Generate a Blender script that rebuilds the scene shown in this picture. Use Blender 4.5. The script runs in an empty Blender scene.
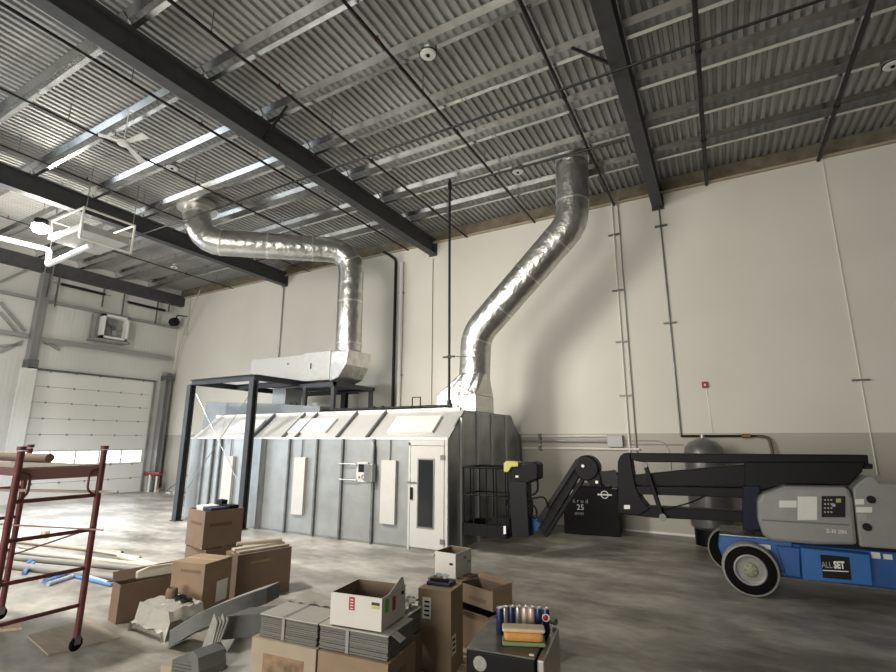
import bpy, math, random
from math import sin, cos, pi, radians
from mathutils import Vector, Matrix
random.seed(7)
SC = bpy.context.scene
COL = SC.collection
V = Vector

# ------------------------------------------------------------------ camera frame
FPX = 484.7; CX, CY = 448.0, 336.0; H = 2.3
def _n(v): return v.normalized()
cY = _n(V((723-CX, 441-CY, FPX)))
cX = -V((-445-CX, 437-CY, FPX)); cX = _n(cX - cX.dot(cY)*cY)
cZ = cX.cross(cY)
if cZ.y > 0: cZ = -cZ
CAM = V((0, 0, H))
def ray(px, py):
    d = V((px-CX, py-CY, FPX)); return V((cX.dot(d), cY.dot(d), cZ.dot(d)))
def onz(px, py, z=0.0):
    d = ray(px, py); return CAM + d*((z-H)/d.z)
def ony(px, py, y):
    d = ray(px, py); return CAM + d*(y/d.y)
def onx(px, py, x):
    d = ray(px, py); return CAM + d*(x/d.x)
cd = bpy.data.cameras.new('camera'); co = bpy.data.objects.new('camera', cd); COL.objects.link(co)
cd.sensor_width = 36; cd.lens = FPX*36/896; cd.clip_start = .05; cd.clip_end = 200
right = V((cX.x, cY.x, cZ.x)); up = -V((cX.y, cY.y, cZ.y)); fwd = V((cX.z, cY.z, cZ.z))
m = Matrix((right, up, -fwd)).transposed().to_4x4(); m.translation = CAM
co.matrix_world = m
SC.camera = co

# ------------------------------------------------------------------ materials
MATS = {}
def mat(name, col, rough=.6, metal=0, var=0, scale=6, bump=0, bscale=40, stretch=(1, 1, 1), col2=None, emit=None, spec=None, coords='Object'):
    if name in MATS: return MATS[name]
    M = bpy.data.materials.new(name); M.use_nodes = True
    nt = M.node_tree; N = nt.nodes; L = nt.links; b = N['Principled BSDF']
    b.inputs['Base Color'].default_value = (*col, 1)
    b.inputs['Roughness'].default_value = rough; b.inputs['Metallic'].default_value = metal
    if spec is not None: b.inputs['Specular IOR Level'].default_value = spec
    if emit:
        b.inputs['Emission Color'].default_value = (*emit[0], 1); b.inputs['Emission Strength'].default_value = emit[1]
    if var or bump or col2:
        tc = N.new('ShaderNodeTexCoord'); mp = N.new('ShaderNodeMapping'); mp.inputs['Scale'].default_value = stretch
        L.new(tc.outputs[coords], mp.inputs['Vector'])
        if var or col2:
            nz = N.new('ShaderNodeTexNoise'); nz.inputs['Scale'].default_value = scale; nz.inputs['Detail'].default_value = 6
            L.new(mp.outputs[0], nz.inputs['Vector'])
            r = N.new('ShaderNodeValToRGB')
            r.color_ramp.elements[0].position = .3; r.color_ramp.elements[1].position = .7
            c2 = col2 if col2 else tuple(min(1, c*(1+var)) for c in col)
            c1 = col if col2 else tuple(c*(1-var) for c in col)
            r.color_ramp.elements[0].color = (*c1, 1); r.color_ramp.elements[1].color = (*c2, 1)
            L.new(nz.outputs['Fac'], r.inputs[0]); L.new(r.outputs[0], b.inputs['Base Color'])
        if bump:
            n2 = N.new('ShaderNodeTexNoise'); n2.inputs['Scale'].default_value = bscale; n2.inputs['Detail'].default_value = 4
            L.new(mp.outputs[0], n2.inputs['Vector'])
            bp = N.new('ShaderNodeBump'); bp.inputs['Strength'].default_value = bump; bp.inputs['Distance'].default_value = .035 if name in ('duct_foil', 'crumpled_foil') else .02
            L.new(n2.outputs['Fac'], bp.inputs['Height']); L.new(bp.outputs[0], b.inputs['Normal'])
    MATS[name] = M; return M

deckm = mat('galvanized_deck', (.42, .42, .405), .55, .35, var=.12, scale=1.5, stretch=(1, .3, 1))
purlm = mat('galvanized_purlin', (.62, .63, .62), .24, 1.0, var=.15, scale=3)
beamm = mat('dark_primer_steel', (.065, .067, .07), .55, .2, var=.15, scale=5)
beam2 = mat('frame_steel', (.045, .047, .05), .5, .3, var=.15, scale=5)
blackpipe = mat('black_pipe', (.012, .012, .013), .45, .3)
pipered = mat('dark_red_fitting', (.06, .012, .012), .6)
redfit = mat('red_fitting', (.25, .02, .02), .5)
galv = mat('galvanized_panel', (.35, .36, .355), .4, .55, var=.12, scale=2.2, bump=.08, bscale=4)
galvd = mat('galvanized_dark', (.30, .31, .31), .34, .8, var=.25, scale=1.6, bump=.06, bscale=3)
ribm = mat('rib_edge', (.16, .17, .17), .5, .6, var=.2)
bwhite = mat('booth_white', (.47, .455, .43), .45, 0, var=.03)
white = mat('white_paint', (.80, .79, .77), .5, 0)
cream = mat('cream_pipe', (.78, .76, .70), .4)
foil = mat('duct_foil', (.60, .59, .57), .34, .95, var=.15, scale=4, bump=1.0, bscale=5)
foilc = mat('crumpled_foil', (.74, .73, .70), .3, .9, bump=1.0, bscale=11)
foilt = mat('foil_tape', (.85, .84, .82), .3, .9, bump=.6, bscale=30)
conduit = mat('conduit', (.42, .42, .40), .4, .6)
black = mat('black_paint', (.004, .004, .0045), .5, spec=.18)
blackp = mat('black_plastic', (.006, .006, .007), .45, spec=.22)
rubber = mat('rubber', (.006, .006, .006), .8, spec=.1)
tread = mat('worn_tread', (.27, .27, .25), .8, var=.15, scale=20)
greycov = mat('grey_cover', (.235, .24, .225), .35, 0, var=.05)
blue = mat('blue_paint', (.012, .085, .30), .42, 0, var=.1, scale=4)
bluel = mat('blue_panel', (.018, .12, .38), .4, 0)
rimm = mat('rim_grey', (.33, .33, .33), .45, .3)
hubm = mat('hub_yellowish', (.28, .30, .20), .5)
yellow = mat('yellow_plastic', (.46, .43, .12), .5)
sticker = mat('sticker', (.62, .62, .58), .6, var=.06, scale=60)
stickg = mat('sticker_grey', (.30, .30, .28), .6, var=.2, scale=60)
inkm = mat('dark_ink', (.012, .012, .012), .7, spec=.2)
whiteink = mat('white_ink', (.75, .75, .73), .6)
greyink = mat('grey_ink', (.35, .35, .34), .6)
card = mat('cardboard', (.285, .205, .135), .85, 0, var=.08, scale=5)
cardd = mat('cardboard_dark', (.19, .13, .09), .85, 0, var=.08, scale=5)
cardl = mat('cardboard_light', (.40, .335, .25), .85, 0, var=.06, scale=5)
cardin = mat('cardboard_inside', (.20, .15, .105), .9, 0, var=.08)
cwhite = mat('white_carton', (.68, .66, .62), .7, 0, var=.03)
tapem = mat('packing_tape', (.44, .33, .2), .3)
paper = mat('label_paper', (.74, .73, .70), .7, var=.1, scale=80)
redm = mat('red_scaffold', (.15, .04, .038), .55, .2, var=.3, scale=12)
wood = mat('plywood', (.36, .31, .25), .8, 0, var=.12, scale=3, stretch=(1, 8, 1))
woodp = mat('pallet_wood', (.48, .39, .28), .8, 0, var=.15, scale=3, stretch=(1, 8, 1))
pipegrey = mat('grey_tube', (.24, .225, .20), .6)
tubecard = mat('card_tube', (.36, .31, .24), .8, var=.1)
tubepale = mat('pale_tube', (.50, .455, .385), .7, var=.06)
wrapblue = mat('blue_wrap', (.10, .22, .48), .35, var=.4, scale=25)
film = mat('plastic_film', (.40, .38, .34), .35, 0, bump=.9, bscale=9)
foam = mat('grey_foam', (.14, .145, .14), .9, 0, var=.1, scale=12, bump=.2)
foamt = mat('grey_foam_pale', (.32, .315, .29), .9, 0, var=.1, scale=12)  # paler than the foam body, used for top skin and fanned sheets
glassd = mat('dark_glass', (.02, .022, .024), .08)
daypane = mat('daylit_pane', (.9, .92, .95), .3, emit=((.90, .96, 1.0), 5))
lampglow = mat('lamp_glow', (1, 1, 1), .3, emit=((1.0, .93, .8), 60))
discm = mat('unlit_diffuser', (.80, .80, .77), .4)
alum = mat('can_aluminium', (.68, .68, .67), .3, .85)
canblue = mat('can_blue', (.02, .035, .11), .35, .3)
cangrey = mat('can_grey', (.30, .30, .30), .3, .6)
canpink = mat('can_pale', (.62, .50, .42), .35, .3)
canred = mat('can_red', (.35, .02, .03), .4, .2)
bread = mat('bread_orange', (.62, .30, .08), .6, 0, var=.15, scale=14)
breadl = mat('bread_pale', (.66, .52, .34), .35, 0, var=.1, scale=14)
green = mat('green_wrap', (.20, .26, .13), .4)
steelr = mat('stainless', (.35, .34, .31), .35, .8, var=.08)
redp = mat('red_print', (.40, .035, .06), .6)
greenp = mat('green_print', (.10, .50, .09), .6)
yellp = mat('yellow_print', (.55, .50, .12), .6)
orange = mat('orange_scrap', (.55, .26, .14), .8, var=.3, scale=30)
girtm = mat('girt_grey', (.34, .34, .34), .5, .3)
tankm = mat('tank_grey', (.16, .16, .16), .35, .4, var=.15)

def wallmat(name, col, col2, scale, mode):
    M = bpy.data.materials.new(name); M.use_nodes = True
    nt = M.node_tree; N = nt.nodes; L = nt.links; b = N['Principled BSDF']; b.inputs['Roughness'].default_value = .75
    tc = N.new('ShaderNodeTexCoord')
    nz = N.new('ShaderNodeTexNoise'); nz.inputs['Scale'].default_value = scale; nz.inputs['Detail'].default_value = 5
    L.new(tc.outputs['Object'], nz.inputs['Vector'])
    r = N.new('ShaderNodeValToRGB'); r.color_ramp.elements[0].position = .35; r.color_ramp.elements[1].position = .65
    r.color_ramp.elements[0].color = (*col, 1); r.color_ramp.elements[1].color = (*col2, 1)
    L.new(nz.outputs['Fac'], r.inputs[0])
    wv = N.new('ShaderNodeTexWave'); wv.wave_type = 'BANDS'
    if mode == 'panel':            # pressed vertical ribs of the insulated panels
        wv.bands_direction = 'Y'; wv.inputs['Scale'].default_value = 2.0
    else:                          # faint horizontal joints of the precast wall
        wv.bands_direction = 'Z'; wv.inputs['Scale'].default_value = .19
    L.new(tc.outputs['Object'], wv.inputs['Vector'])
    bp = N.new('ShaderNodeBump'); bp.inputs['Strength'].default_value = .16 if mode == 'panel' else .05; bp.inputs['Distance'].default_value = .02
    L.new(wv.outputs['Fac'], bp.inputs['Height']); L.new(bp.outputs[0], b.inputs['Normal'])
    L.new(r.outputs[0], b.inputs['Base Color'])
    return M
wall_white = wallmat('white_precast', (.67, .645, .58), (.71, .685, .62), .5, 'cast')
wall_grey = wallmat('grey_precast', (.44, .415, .365), (.48, .45, .40), .5, 'cast')
wall_panel = wallmat('metal_wall_panel', (.62, .62, .60), (.66, .66, .64), .4, 'panel')
door_panel = mat('door_panel', (.78, .78, .755), .5, 0, var=.02, scale=1)
brownband = mat('brown_insulation', (.10, .08, .055), .9, 0, col2=(.20, .17, .125), scale=3, bump=.6, bscale=12, coords='Object')

def floormat():
    M = bpy.data.materials.new('polished_concrete'); M.use_nodes = True
    nt = M.node_tree; N = nt.nodes; L = nt.links; b = N['Principled BSDF']
    tc = N.new('ShaderNodeTexCoord')
    def noise(s, st, d=8, rg=.6):
        mp = N.new('ShaderNodeMapping'); mp.inputs['Scale'].default_value = st; mp.inputs['Rotation'].default_value = (0, 0, .25)
        L.new(tc.outputs['Object'], mp.inputs['Vector'])
        n = N.new('ShaderNodeTexNoise'); n.inputs['Scale'].default_value = s; n.inputs['Detail'].default_value = d; n.inputs['Roughness'].default_value = rg
        L.new(mp.outputs[0], n.inputs['Vector']); return n
    n1 = noise(.55, (1, 2.2, 1)); n2 = noise(3.5, (1, 1.6, 1)); n3 = noise(40, (1, 1, 1), 3)
    r1 = N.new('ShaderNodeValToRGB'); r1.color_ramp.elements[0].position = .38; r1.color_ramp.elements[1].position = .62
    r1.color_ramp.elements[0].color = (.21, .19, .16, 1); r1.color_ramp.elements[1].color = (.50, .47, .42, 1)
    L.new(n1.outputs['Fac'], r1.inputs[0])
    r2 = N.new('ShaderNodeValToRGB'); r2.color_ramp.elements[0].position = .3; r2.color_ramp.elements[1].position = .75
    r2.color_ramp.elements[0].color = (.62, .62, .62, 1); r2.color_ramp.elements[1].color = (1.15, 1.15, 1.14, 1)
    L.new(n2.outputs['Fac'], r2.inputs[0])
    mx = N.new('ShaderNodeMix'); mx.data_type = 'RGBA'; mx.blend_type = 'MULTIPLY'; mx.inputs['Factor'].default_value = 1
    L.new(r1.outputs[0], mx.inputs['A']); L.new(r2.outputs[0], mx.inputs['B'])
    L.new(mx.outputs['Result'], b.inputs['Base Color'])
    mr = N.new('ShaderNodeMapRange'); mr.inputs['To Min'].default_value = .27; mr.inputs['To Max'].default_value = .5
    L.new(n2.outputs['Fac'], mr.inputs['Value']); L.new(mr.outputs[0], b.inputs['Roughness'])
    bp = N.new('ShaderNodeBump'); bp.inputs['Strength'].default_value = .08; bp.inputs['Distance'].default_value = .01
    L.new(n3.outputs['Fac'], bp.inputs['Height']); L.new(bp.outputs[0], b.inputs['Normal'])
    return M
floorm = floormat()

# ------------------------------------------------------------------ mesh builder
class MB:
    def __init__(s): s.v = []; s.f = []; s.smooth = False
    def add(s, vs, fs):
        o = len(s.v); s.v += [V(q) for q in vs]; s.f += [tuple(i+o for i in f) for f in fs]; return s
    def obox(s, o, a, b, c):
        o, a, b, c = V(o), V(a), V(b), V(c)
        if a.cross(b).dot(c) < 0: a, b = b, a
        return s.add([o, o+a, o+a+b, o+b, o+c, o+a+c, o+a+b+c, o+b+c],
                     [(3, 2, 1, 0), (4, 5, 6, 7), (0, 1, 5, 4), (1, 2, 6, 5), (2, 3, 7, 6), (3, 0, 4, 7)])
    def box(s, x0, x1, y0, y1, z0, z1):
        return s.obox((x0, y0, z0), (x1-x0, 0, 0), (0, y1-y0, 0), (0, 0, z1-z0))
    def bar(s, p, q, w, h=None, upv=(0, 0, 1)):
        p, q = V(p), V(q); h = h or w; d = q-p; u = V(upv)
        if abs(d.normalized().dot(u)) > .95: u = V((0, 1, 0))
        a = d.cross(u).normalized(); b = a.cross(d).normalized()
        return s.obox(p-a*w/2-b*h/2, a*w, b*h, d)
    def tube(s, pts, r, n=10, caps=True, rs=None):
        pts = [V(p) for p in pts]; k = len(pts); o = len(s.v)
        t0 = (pts[1]-pts[0]).normalized(); a = t0.orthogonal().normalized(); fs = []
        for i, p in enumerate(pts):
            if i == 0: t = t0
            elif i == k-1: t = (pts[i]-pts[i-1]).normalized()
            else: t = ((pts[i]-pts[i-1]).normalized()+(pts[i+1]-pts[i]).normalized()).normalized()
            a = (a - t*a.dot(t)).normalized(); b = t.cross(a); rr = rs[i] if rs else r
            m = 1.0
            if 0 < i < k-1:
                c = t.dot((pts[i]-pts[i-1]).normalized()); m = 1.0
            for j in range(n):
                g = 2*pi*j/n; s.v.append(p + (a*cos(g)+b*sin(g))*rr*m)
        for i in range(k-1):
            for j in range(n):
                fs.append((o+i*n+j, o+i*n+(j+1) % n, o+(i+1)*n+(j+1) % n, o+(i+1)*n+j))
        if caps:
            fs.append(tuple(o+j for j in reversed(range(n)))); fs.append(tuple(o+(k-1)*n+j for j in range(n)))
        s.f += fs; s.smooth = True; return s
    def disc(s, c, axis, r, h, n=24):
        c = V(c); ax = V(axis).normalized(); return s.tube([c-ax*h/2, c+ax*h/2], r, n)
    def ring(s, c, axis, R, r, n=32, m=8, sx=1.0):
        c = V(c); ax = V(axis).normalized(); a = ax.orthogonal().normalized(); b = ax.cross(a); o = len(s.v)
        for i in range(n):
            g = 2*pi*i/n; d = a*cos(g)+b*sin(g)
            for j in range(m):
                k = 2*pi*j/m; s.v.append(c + d*(R+r*cos(k)) + ax*r*sx*sin(k))
        for i in range(n):
            for j in range(m):
                s.f.append((o+i*m+j, o+((i+1) % n)*m+j, o+((i+1) % n)*m+(j+1) % m, o+i*m+(j+1) % m))
        s.smooth = True; return s
    def lathe(s, c, axis, prof, n=28):     # prof: (radius, height along axis)
        c = V(c); ax = V(axis).normalized(); a = ax.orthogonal().normalized(); b = ax.cross(a); o = len(s.v); k = len(prof)
        for r, h in prof:
            for j in range(n):
                g = 2*pi*j/n; s.v.append(c+ax*h+(a*cos(g)+b*sin(g))*max(r, 1e-4))
        for i in range(k-1):
            for j in range(n):
                s.f.append((o+i*n+j, o+i*n+(j+1) % n, o+(i+1)*n+(j+1) % n, o+(i+1)*n+j))
        s.f.append(tuple(o+j for j in reversed(range(n)))); s.f.append(tuple(o+(k-1)*n+j for j in range(n)))
        s.smooth = True; return s
    def prism(s, poly, d):                 # planar polygon extruded by vector d
        n = len(poly); d = V(d)
        vs = [V(p) for p in poly]; nr = V((0, 0, 0))
        for i in range(n): nr += vs[i].cross(vs[(i+1) % n])
        if nr.dot(d) < 0: vs.reverse()
        return s.add(vs+[p+d for p in vs], [tuple(reversed(range(n))), tuple(range(n, 2*n))] + [(i, (i+1) % n, n+(i+1) % n, n+i) for i in range(n)])
    def build(s, name, mt, parent=None, bevel=0, smooth=None):
        me = bpy.data.meshes.new(name)
        if parent is not None: off = world_of(parent)
        else:
            xs = [q.x for q in s.v]; ys = [q.y for q in s.v]
            off = V(((min(xs)+max(xs))/2, (min(ys)+max(ys))/2, min(q.z for q in s.v)))
        me.from_pydata([tuple(q-off) for q in s.v], [], s.f); me.update()
        me.materials.append(mt)
        o = bpy.data.objects.new(name, me); COL.objects.link(o)
        if parent is not None: o.parent = parent
        else: o.location = off
        sm = s.smooth if smooth is None else smooth
        if sm:
            me.polygons.foreach_set('use_smooth', [True]*len(me.polygons))
            try: me.set_sharp_from_angle(angle=radians(40))
            except Exception: pass
        if bevel:
            b = o.modifiers.new('bevel', 'BEVEL'); b.width = bevel; b.segments = 2; b.limit_method = 'ANGLE'
        return o
def world_of(o):
    p = V((0, 0, 0))
    while o is not None: p = p + o.location; o = o.parent
    return p
def tag(o, label, cat=None, group=None):
    o['label'] = label
    if cat: o['category'] = cat
    if group: o['group'] = group
    return o
def thing(name, loc, label, cat, group=None):
    o = bpy.data.objects.new(name, None); o.empty_display_size = .1; COL.objects.link(o); o.location = loc
    return tag(o, label, cat, group)
def struct(o): o['kind'] = 'structure'; return o
def part(name, mt, par, fn, bevel=0, label=None, smooth=None):
    b = MB(); fn(b); o = b.build(name, mt, par, bevel, smooth)
    if label: o['label'] = label
    return o
def single(name, mt, label, cat, fn, group=None, bevel=0, smooth=None):
    b = MB(); fn(b); return tag(b.build(name, mt, None, bevel, smooth), label, cat, group)
def copy_tree(o, parent=None):
    c = o.copy(); COL.objects.link(c)
    if parent is not None: c.parent = parent
    for ch in KIDS(o): copy_tree(ch, c)
    return c
def KIDS(o): return [q for q in list(COL.objects) if q.parent == o]
def text(name, s, mt, par, origin, u, v, size, depth=.004, sx=1.0, bold=0):
    """letters lying in the plane (u, v), raised along u x v"""
    cu = bpy.data.curves.new(name, 'FONT'); cu.body = s; cu.size = size; cu.extrude = depth/2; cu.resolution_u = 2; cu.offset = bold
    t = bpy.data.objects.new(name, cu); COL.objects.link(t); bpy.context.view_layer.update()
    me = bpy.data.meshes.new_from_object(t); bpy.data.objects.remove(t)
    u = V(u).normalized(); v = V(v).normalized(); w = u.cross(v); off = world_of(par); o0 = V(origin)
    for q in me.vertices:
        c = q.co.copy(); q.co = o0 + u*c.x*sx + v*c.y + w*(c.z+depth/2) - off
    me.materials.clear(); me.materials.append(mt)
    o = bpy.data.objects.new(name, me); COL.objects.link(o); o.parent = par
    return o
def arc(c, u, v, r, a0, a1, n=6):
    return [V(c)+V(u)*r*cos(a0+(a1-a0)*i/n)+V(v)*r*sin(a0+(a1-a0)*i/n) for i in range(n+1)]
def fillet(pts, r, n=5):
    pts = [V(p) for p in pts]; out = [pts[0]]
    for i in range(1, len(pts)-1):
        a = (pts[i-1]-pts[i]); b = (pts[i+1]-pts[i]); la, lb = a.length, b.length
        rr = min(r, la*.49, lb*.49); p0 = pts[i]+a.normalized()*rr; p1 = pts[i]+b.normalized()*rr
        for k in range(n+1):
            t = k/n; out.append(p0*(1-t)**2 + pts[i]*2*t*(1-t) + p1*t*t)
    out.append(pts[-1]); return out

# ------------------------------------------------------------------ room shell
W = 14.0; XL = -23.1; XR = 18.0; YF = -14.0; ZD = 9.6
struct(MB().box(XL-.3, XR+.3, YF-.3, W+.3, -.2, 0).build('floor', floorm))
struct(MB().box(XL, XR, W, W+.3, 2.49, 9.2).build('wall_back', wall_white))
struct(MB().box(XL, XR, W, W+.3, 0, 2.49).build('wall_back_lower', wall_grey))
struct(MB().box(XR, XR+.3, YF, W+.3, 0, 9.7).build('wall_right', wall_grey))
struct(MB().box(XL-.3, XR+.3, YF-.3, YF, 0, 9.7).build('wall_front', wall_grey))
DY0, DY1, DZ = 8.55, 13.15, 4.92
b = MB(); b.box(XL-.3, XL, YF, DY0, 0, 9.7); b.box(XL-.3, XL, DY1, W+.3, 0, 9.7); b.box(XL-.3, XL, DY0, DY1, DZ, 9.7)
struct(b.build('wall_left', wall_panel))
b = MB(); b.box(XL, XR, W-.05, W+.3, 9.2, ZD); struct(b.build('trim_1', brownband))
struct(MB().box(XL, XR, W-.09, W-.0, 9.16, 9.215).build('trim_2', cardl))
struct(MB().box(-2.6, 2.0, W-.02, W, 0, .05).build('baseboard_back', white))
# fluted deck
P = .172; b = MB(); n = int((XR-XL)/P); prof = []
for i in range(n+1):
    x = XL+i*P; prof += [(x, ZD), (x+P*.46, ZD), (x+P*.56, ZD+.06), (x+P*.9, ZD+.06)]
vs = []; fs = []
for x, z in prof: vs += [(x, YF, z), (x, W+.2, z)]
for i in range(len(prof)-1): fs.append((2*i, 2*i+1, 2*i+3, 2*i+2))
b.add(vs, fs); b.box(XL-.3, XR+.3, YF-.3, W+.3, ZD+.08, ZD+.2)
struct(b.build('ceiling', deckm))

# beams
BX = [(-15.78, 'far left'), (-8.38, 'long central'), (-.96, 'right-hand')]
for x, w in BX:
    t = thing('roof_beam', (x, 3, 8.75), {'far left': 'dark steel roof beam at the far left, seen beyond the white ceiling fan',
        'long central': 'long dark steel roof beam running from the top left corner to the back wall between the ducts',
        'right-hand': 'dark steel roof beam right of the taller zigzag duct, ending on the back wall'}[w], 'roof beam')
    part('flange', beamm, t, lambda b: b.box(x-.14, x+.14, -4, W, 8.75, 8.775))
    part('flange', beamm, t, lambda b: b.box(x-.14, x+.14, -4, W, 9.275, 9.298))
    part('web', beamm, t, lambda b: b.box(x-.01, x+.01, -4, W, 8.77, 9.28))
    part('end_plate', beamm, t, lambda b: b.box(x-.16, x+.16, W-.04, W-.001, 8.7, 9.28))
# purlins
YJ = [12.29, 10.83, 9.37, 7.9, 6.44, 4.98, 3.52, 2.06]
ordn = ['first', 'second', 'third', 'fourth', 'fifth', 'sixth', 'seventh', 'eighth']
bays = [(XL+.02, -15.78, 'beyond the far left beam'), (-15.76, -8.40, 'between the far left beam and the central beam'),
        (-8.36, -.98, 'between the central beam and the right-hand beam'), (-.94, 6.46, 'right of the right-hand beam')]
for bi, (x0, x1, w) in enumerate(bays):
    proto = None
    for k, y in enumerate(YJ):
        if bi == 3 and k > 4: continue
        lab = '%s roof purlin from the back wall, %s' % (ordn[k].capitalize(), w)
        if proto is None:
            t = thing('roof_purlin', ((x0+x1)/2, y, 9.3), lab, 'purlin', 'galvanized roof purlins')
            # top flange to the room side, bottom flange to the wall side, stiffened web
            part('web', purlm, t, lambda b: b.box(x0, x1, y-.006, y, 9.302, ZD-.10))
            part('top_flange', purlm, t, lambda b: b.prism([(x0, y-.006, ZD-.10), (x0, y-.10, ZD-.012), (x0, y-.10, ZD-.002), (x0, y+.02, ZD-.002), (x0, y, ZD-.10)], (x1-x0, 0, 0)))
            part('bottom_flange', purlm, t, lambda b: b.box(x0, x1, y, y+.085, 9.302, 9.312))
            if bi in (2, 1):
                part('clip', white, t, lambda b: b.prism([(x0+.02, y-.02, 9.3), (x0+.15, y-.02, 9.3), (x0+.02, y-.02, 9.46)], (0, -.012, 0)))
            proto = t
        else:
            c = copy_tree(proto); c.location.y = y; c['label'] = lab
# knee braces on beams
for (p, q, lab) in [((-8.3, 6.44, 8.85), (-7.62, 6.44, 9.45), 'black diagonal strut between the central beam and a purlin'),
                    ((-.86, 6.44, 8.85), (.1, 6.44, 9.5), 'black diagonal strut right of the right-hand beam'),
                    ((-1.06, 7.9, 8.85), (-1.75, 7.9, 9.5), 'black diagonal strut left of the right-hand beam')]:
    single('strut', blackpipe, lab, 'strut', lambda b: b.bar(p, q, .05))

# sprinkler lines along Y
lines = [(-19.2, .022), (-14.38, .02), (-11.94, .024), (-9.47, .03), (-7.03, .032), (-4.6, .03), (-2.14, .035), (.3, .042), (2.77, .045)]
nm = ['leftmost, beyond the far left beam', 'just right of the far left beam', 'passing behind the white ceiling fan', 'just left of the central beam',
      'just right of the central beam', 'beside the large round fixture near the picture top', 'meeting the wall right of the taller duct',
      'right of the right-hand beam', 'at the far right of the roof']
for (x, r), w in zip(lines, nm):
    t = thing('sprinkler_pipe', (x, 7, 9.15), 'black sprinkler branch pipe under the deck, '+w, 'pipe')
    part('pipe', blackpipe, t, lambda b: b.tube([(x, 1.6, 9.15), (x, W, 9.15)], r, 8))
    for y in (4.2, 7.2, 10.2, 13.1):
        part('hanger', galvd, t, lambda b: b.box(x-.008, x+.008, y-.008, y+.008, 9.15, ZD))
    for y in (5.7, 8.7, 11.7):
        part('sprinkler_head', pipered if y == 5.7 else blackpipe, t, lambda b: b.disc((x, y, 9.15), (0, 1, 0), r*1.35, .08, 10).disc((x, y, 9.2), (0, 0, 1), .014, .09, 8))
single('main_pipe', blackpipe, 'long thin black pipe crossing under all the beams from left to right', 'pipe',
       lambda b: b.tube([(-17.5, 7.88, 8.68), (3.6, 7.88, 8.68)], .024, 8))
single('cross_pipe', blackpipe, 'short black pipe from the top of the riser to the taller duct', 'pipe',
       lambda b: b.tube([(-5.84, 10.6, 9.1), (-1.3, 10.72, 9.1)], .03, 8))
# thin galvanized conduit across the roof
single('roof_conduit', conduit, 'thin galvanized conduit beside the black pipe at the upper middle of the roof', 'conduit',
       lambda b: b.tube([(-4.25, 2.2, 9.24), (-3.95, 11, 9.24)], .012, 6))

# round high bay fixtures (unlit)
for (px, py, lab) in [(428, 56, 'large white round ceiling fixture near the picture top, nearest of them'), (518, 173, 'white round ceiling fixture just left of the taller duct top'),
                      (172, 169, 'white round ceiling fixture beside the ceiling fan'), (893, 67, 'white round ceiling fixture cut by the right picture edge'),
                      (174, 268, 'small white round ceiling fixture far left beyond the lower duct')]:
    c = onz(px, py, 9.2)
    t = thing('high_bay_light', c, lab, 'ceiling light')
    part('housing', discm, t, lambda b: b.disc(c+V((0, 0, .055)), (0, 0, 1), .15, .04, 24).disc(c+V((0, 0, .13)), (0, 0, 1), .07, .12, 16))
    part('diffuser', discm, t, lambda b: b.lathe(c+V((0, 0, .03)), (0, 0, -1), [(.135, 0), (.135, .015), (.06, .02), (.05, .012)], 24))
    part('sensor', inkm, t, lambda b: b.disc(c+V((0, 0, .01)), (0, 0, 1), .032, .03, 12))
    part('rim', blackp, t, lambda b: b.ring(c+V((0, 0, .05)), (0, 0, 1), .155, .014, 28, 6))
    part('hanger', galvd, t, lambda b: b.tube([c+V((0, 0, .18)), (c.x, c.y, ZD)], .006, 6))

# ceiling fan
c = V((-11.01, 4.93, 8.75))
t = thing('ceiling_fan', c, 'white three-bladed ceiling fan hanging under the roof at upper left', 'fan')
part('down_rod', white, t, lambda b: b.tube([c, (c.x, c.y, 9.58)], .014, 8))
part('motor', white, t, lambda b: b.lathe(c-V((0, 0, .07)), (0, 0, 1), [(.05, 0), (.12, .02), (.13, .08), (.06, .13), (.03, .16)], 20))
tips = [onz(98, 135, 8.75), onz(143, 163, 8.75), onz(146, 136, 8.75)]
for tp in tips:
    d = (tp-c); d.z = 0; L = d.length; u = d.normalized(); w = V((-u.y, u.x, 0))
    part('blade', white, t, lambda b: b.prism([c+u*.1-w*.04, c+u*L-w*.09+V((0, 0, .02)), c+u*L+w*.09, c+u*.1+w*.05], (0, 0, .014)))

# ------------------------------------------------------------------ garage door wall
door = bpy.data.objects.new('door_1', None); COL.objects.link(door); door.location = (XL, (DY0+DY1)/2, 0); struct(door)
door['label'] = 'white sectional overhead door with a row of daylit windows'
hp = DZ/8
for k in range(8):
    z0, z1 = k*hp+.006, (k+1)*hp-.006
    if k == 2:
        b = MB(); wz0, wz1 = z0+.07, z1-.05; n = 5; wy = (DY1-DY0-.2)/n
        b.box(XL-.05, XL-.01, DY0, DY1, z0, wz0); b.box(XL-.05, XL-.01, DY0, DY1, wz1, z1)
        for i in range(n+1):
            yc = DY0+.1+i*wy; b.box(XL-.05, XL-.01, max(DY0, yc-.04), min(DY1, yc+.04), wz0, wz1)
        pn = b.build('panel', door_panel, door)
        for i in range(n):
            y0 = DY0+.1+i*wy+.03; part('window_pane', daypane, pn, lambda b: b.box(XL-.04, XL-.03, y0, y0+wy-.06, wz0, wz1))
    else:
        pn = part('panel', door_panel, door, lambda b: b.box(XL-.05, XL-.01, DY0, DY1, z0, z1), .008)
        for i in range(5):
            part('hinge', galvd, door, lambda b: b.box(XL-.01, XL+.01, DY0+.5+i*.9, DY0+.56+i*.9, z1-.04, z1+.04))
for y in (DY0-.07, DY1+.02):
    part('track', galvd, door, lambda b: b.box(XL, XL+.09, y, y+.05, 0, DZ+.05))
part('header', ribm, door, lambda b: b.box(XL, XL+.07, DY0-.1, DY1+.1, DZ, DZ+.07))

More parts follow.
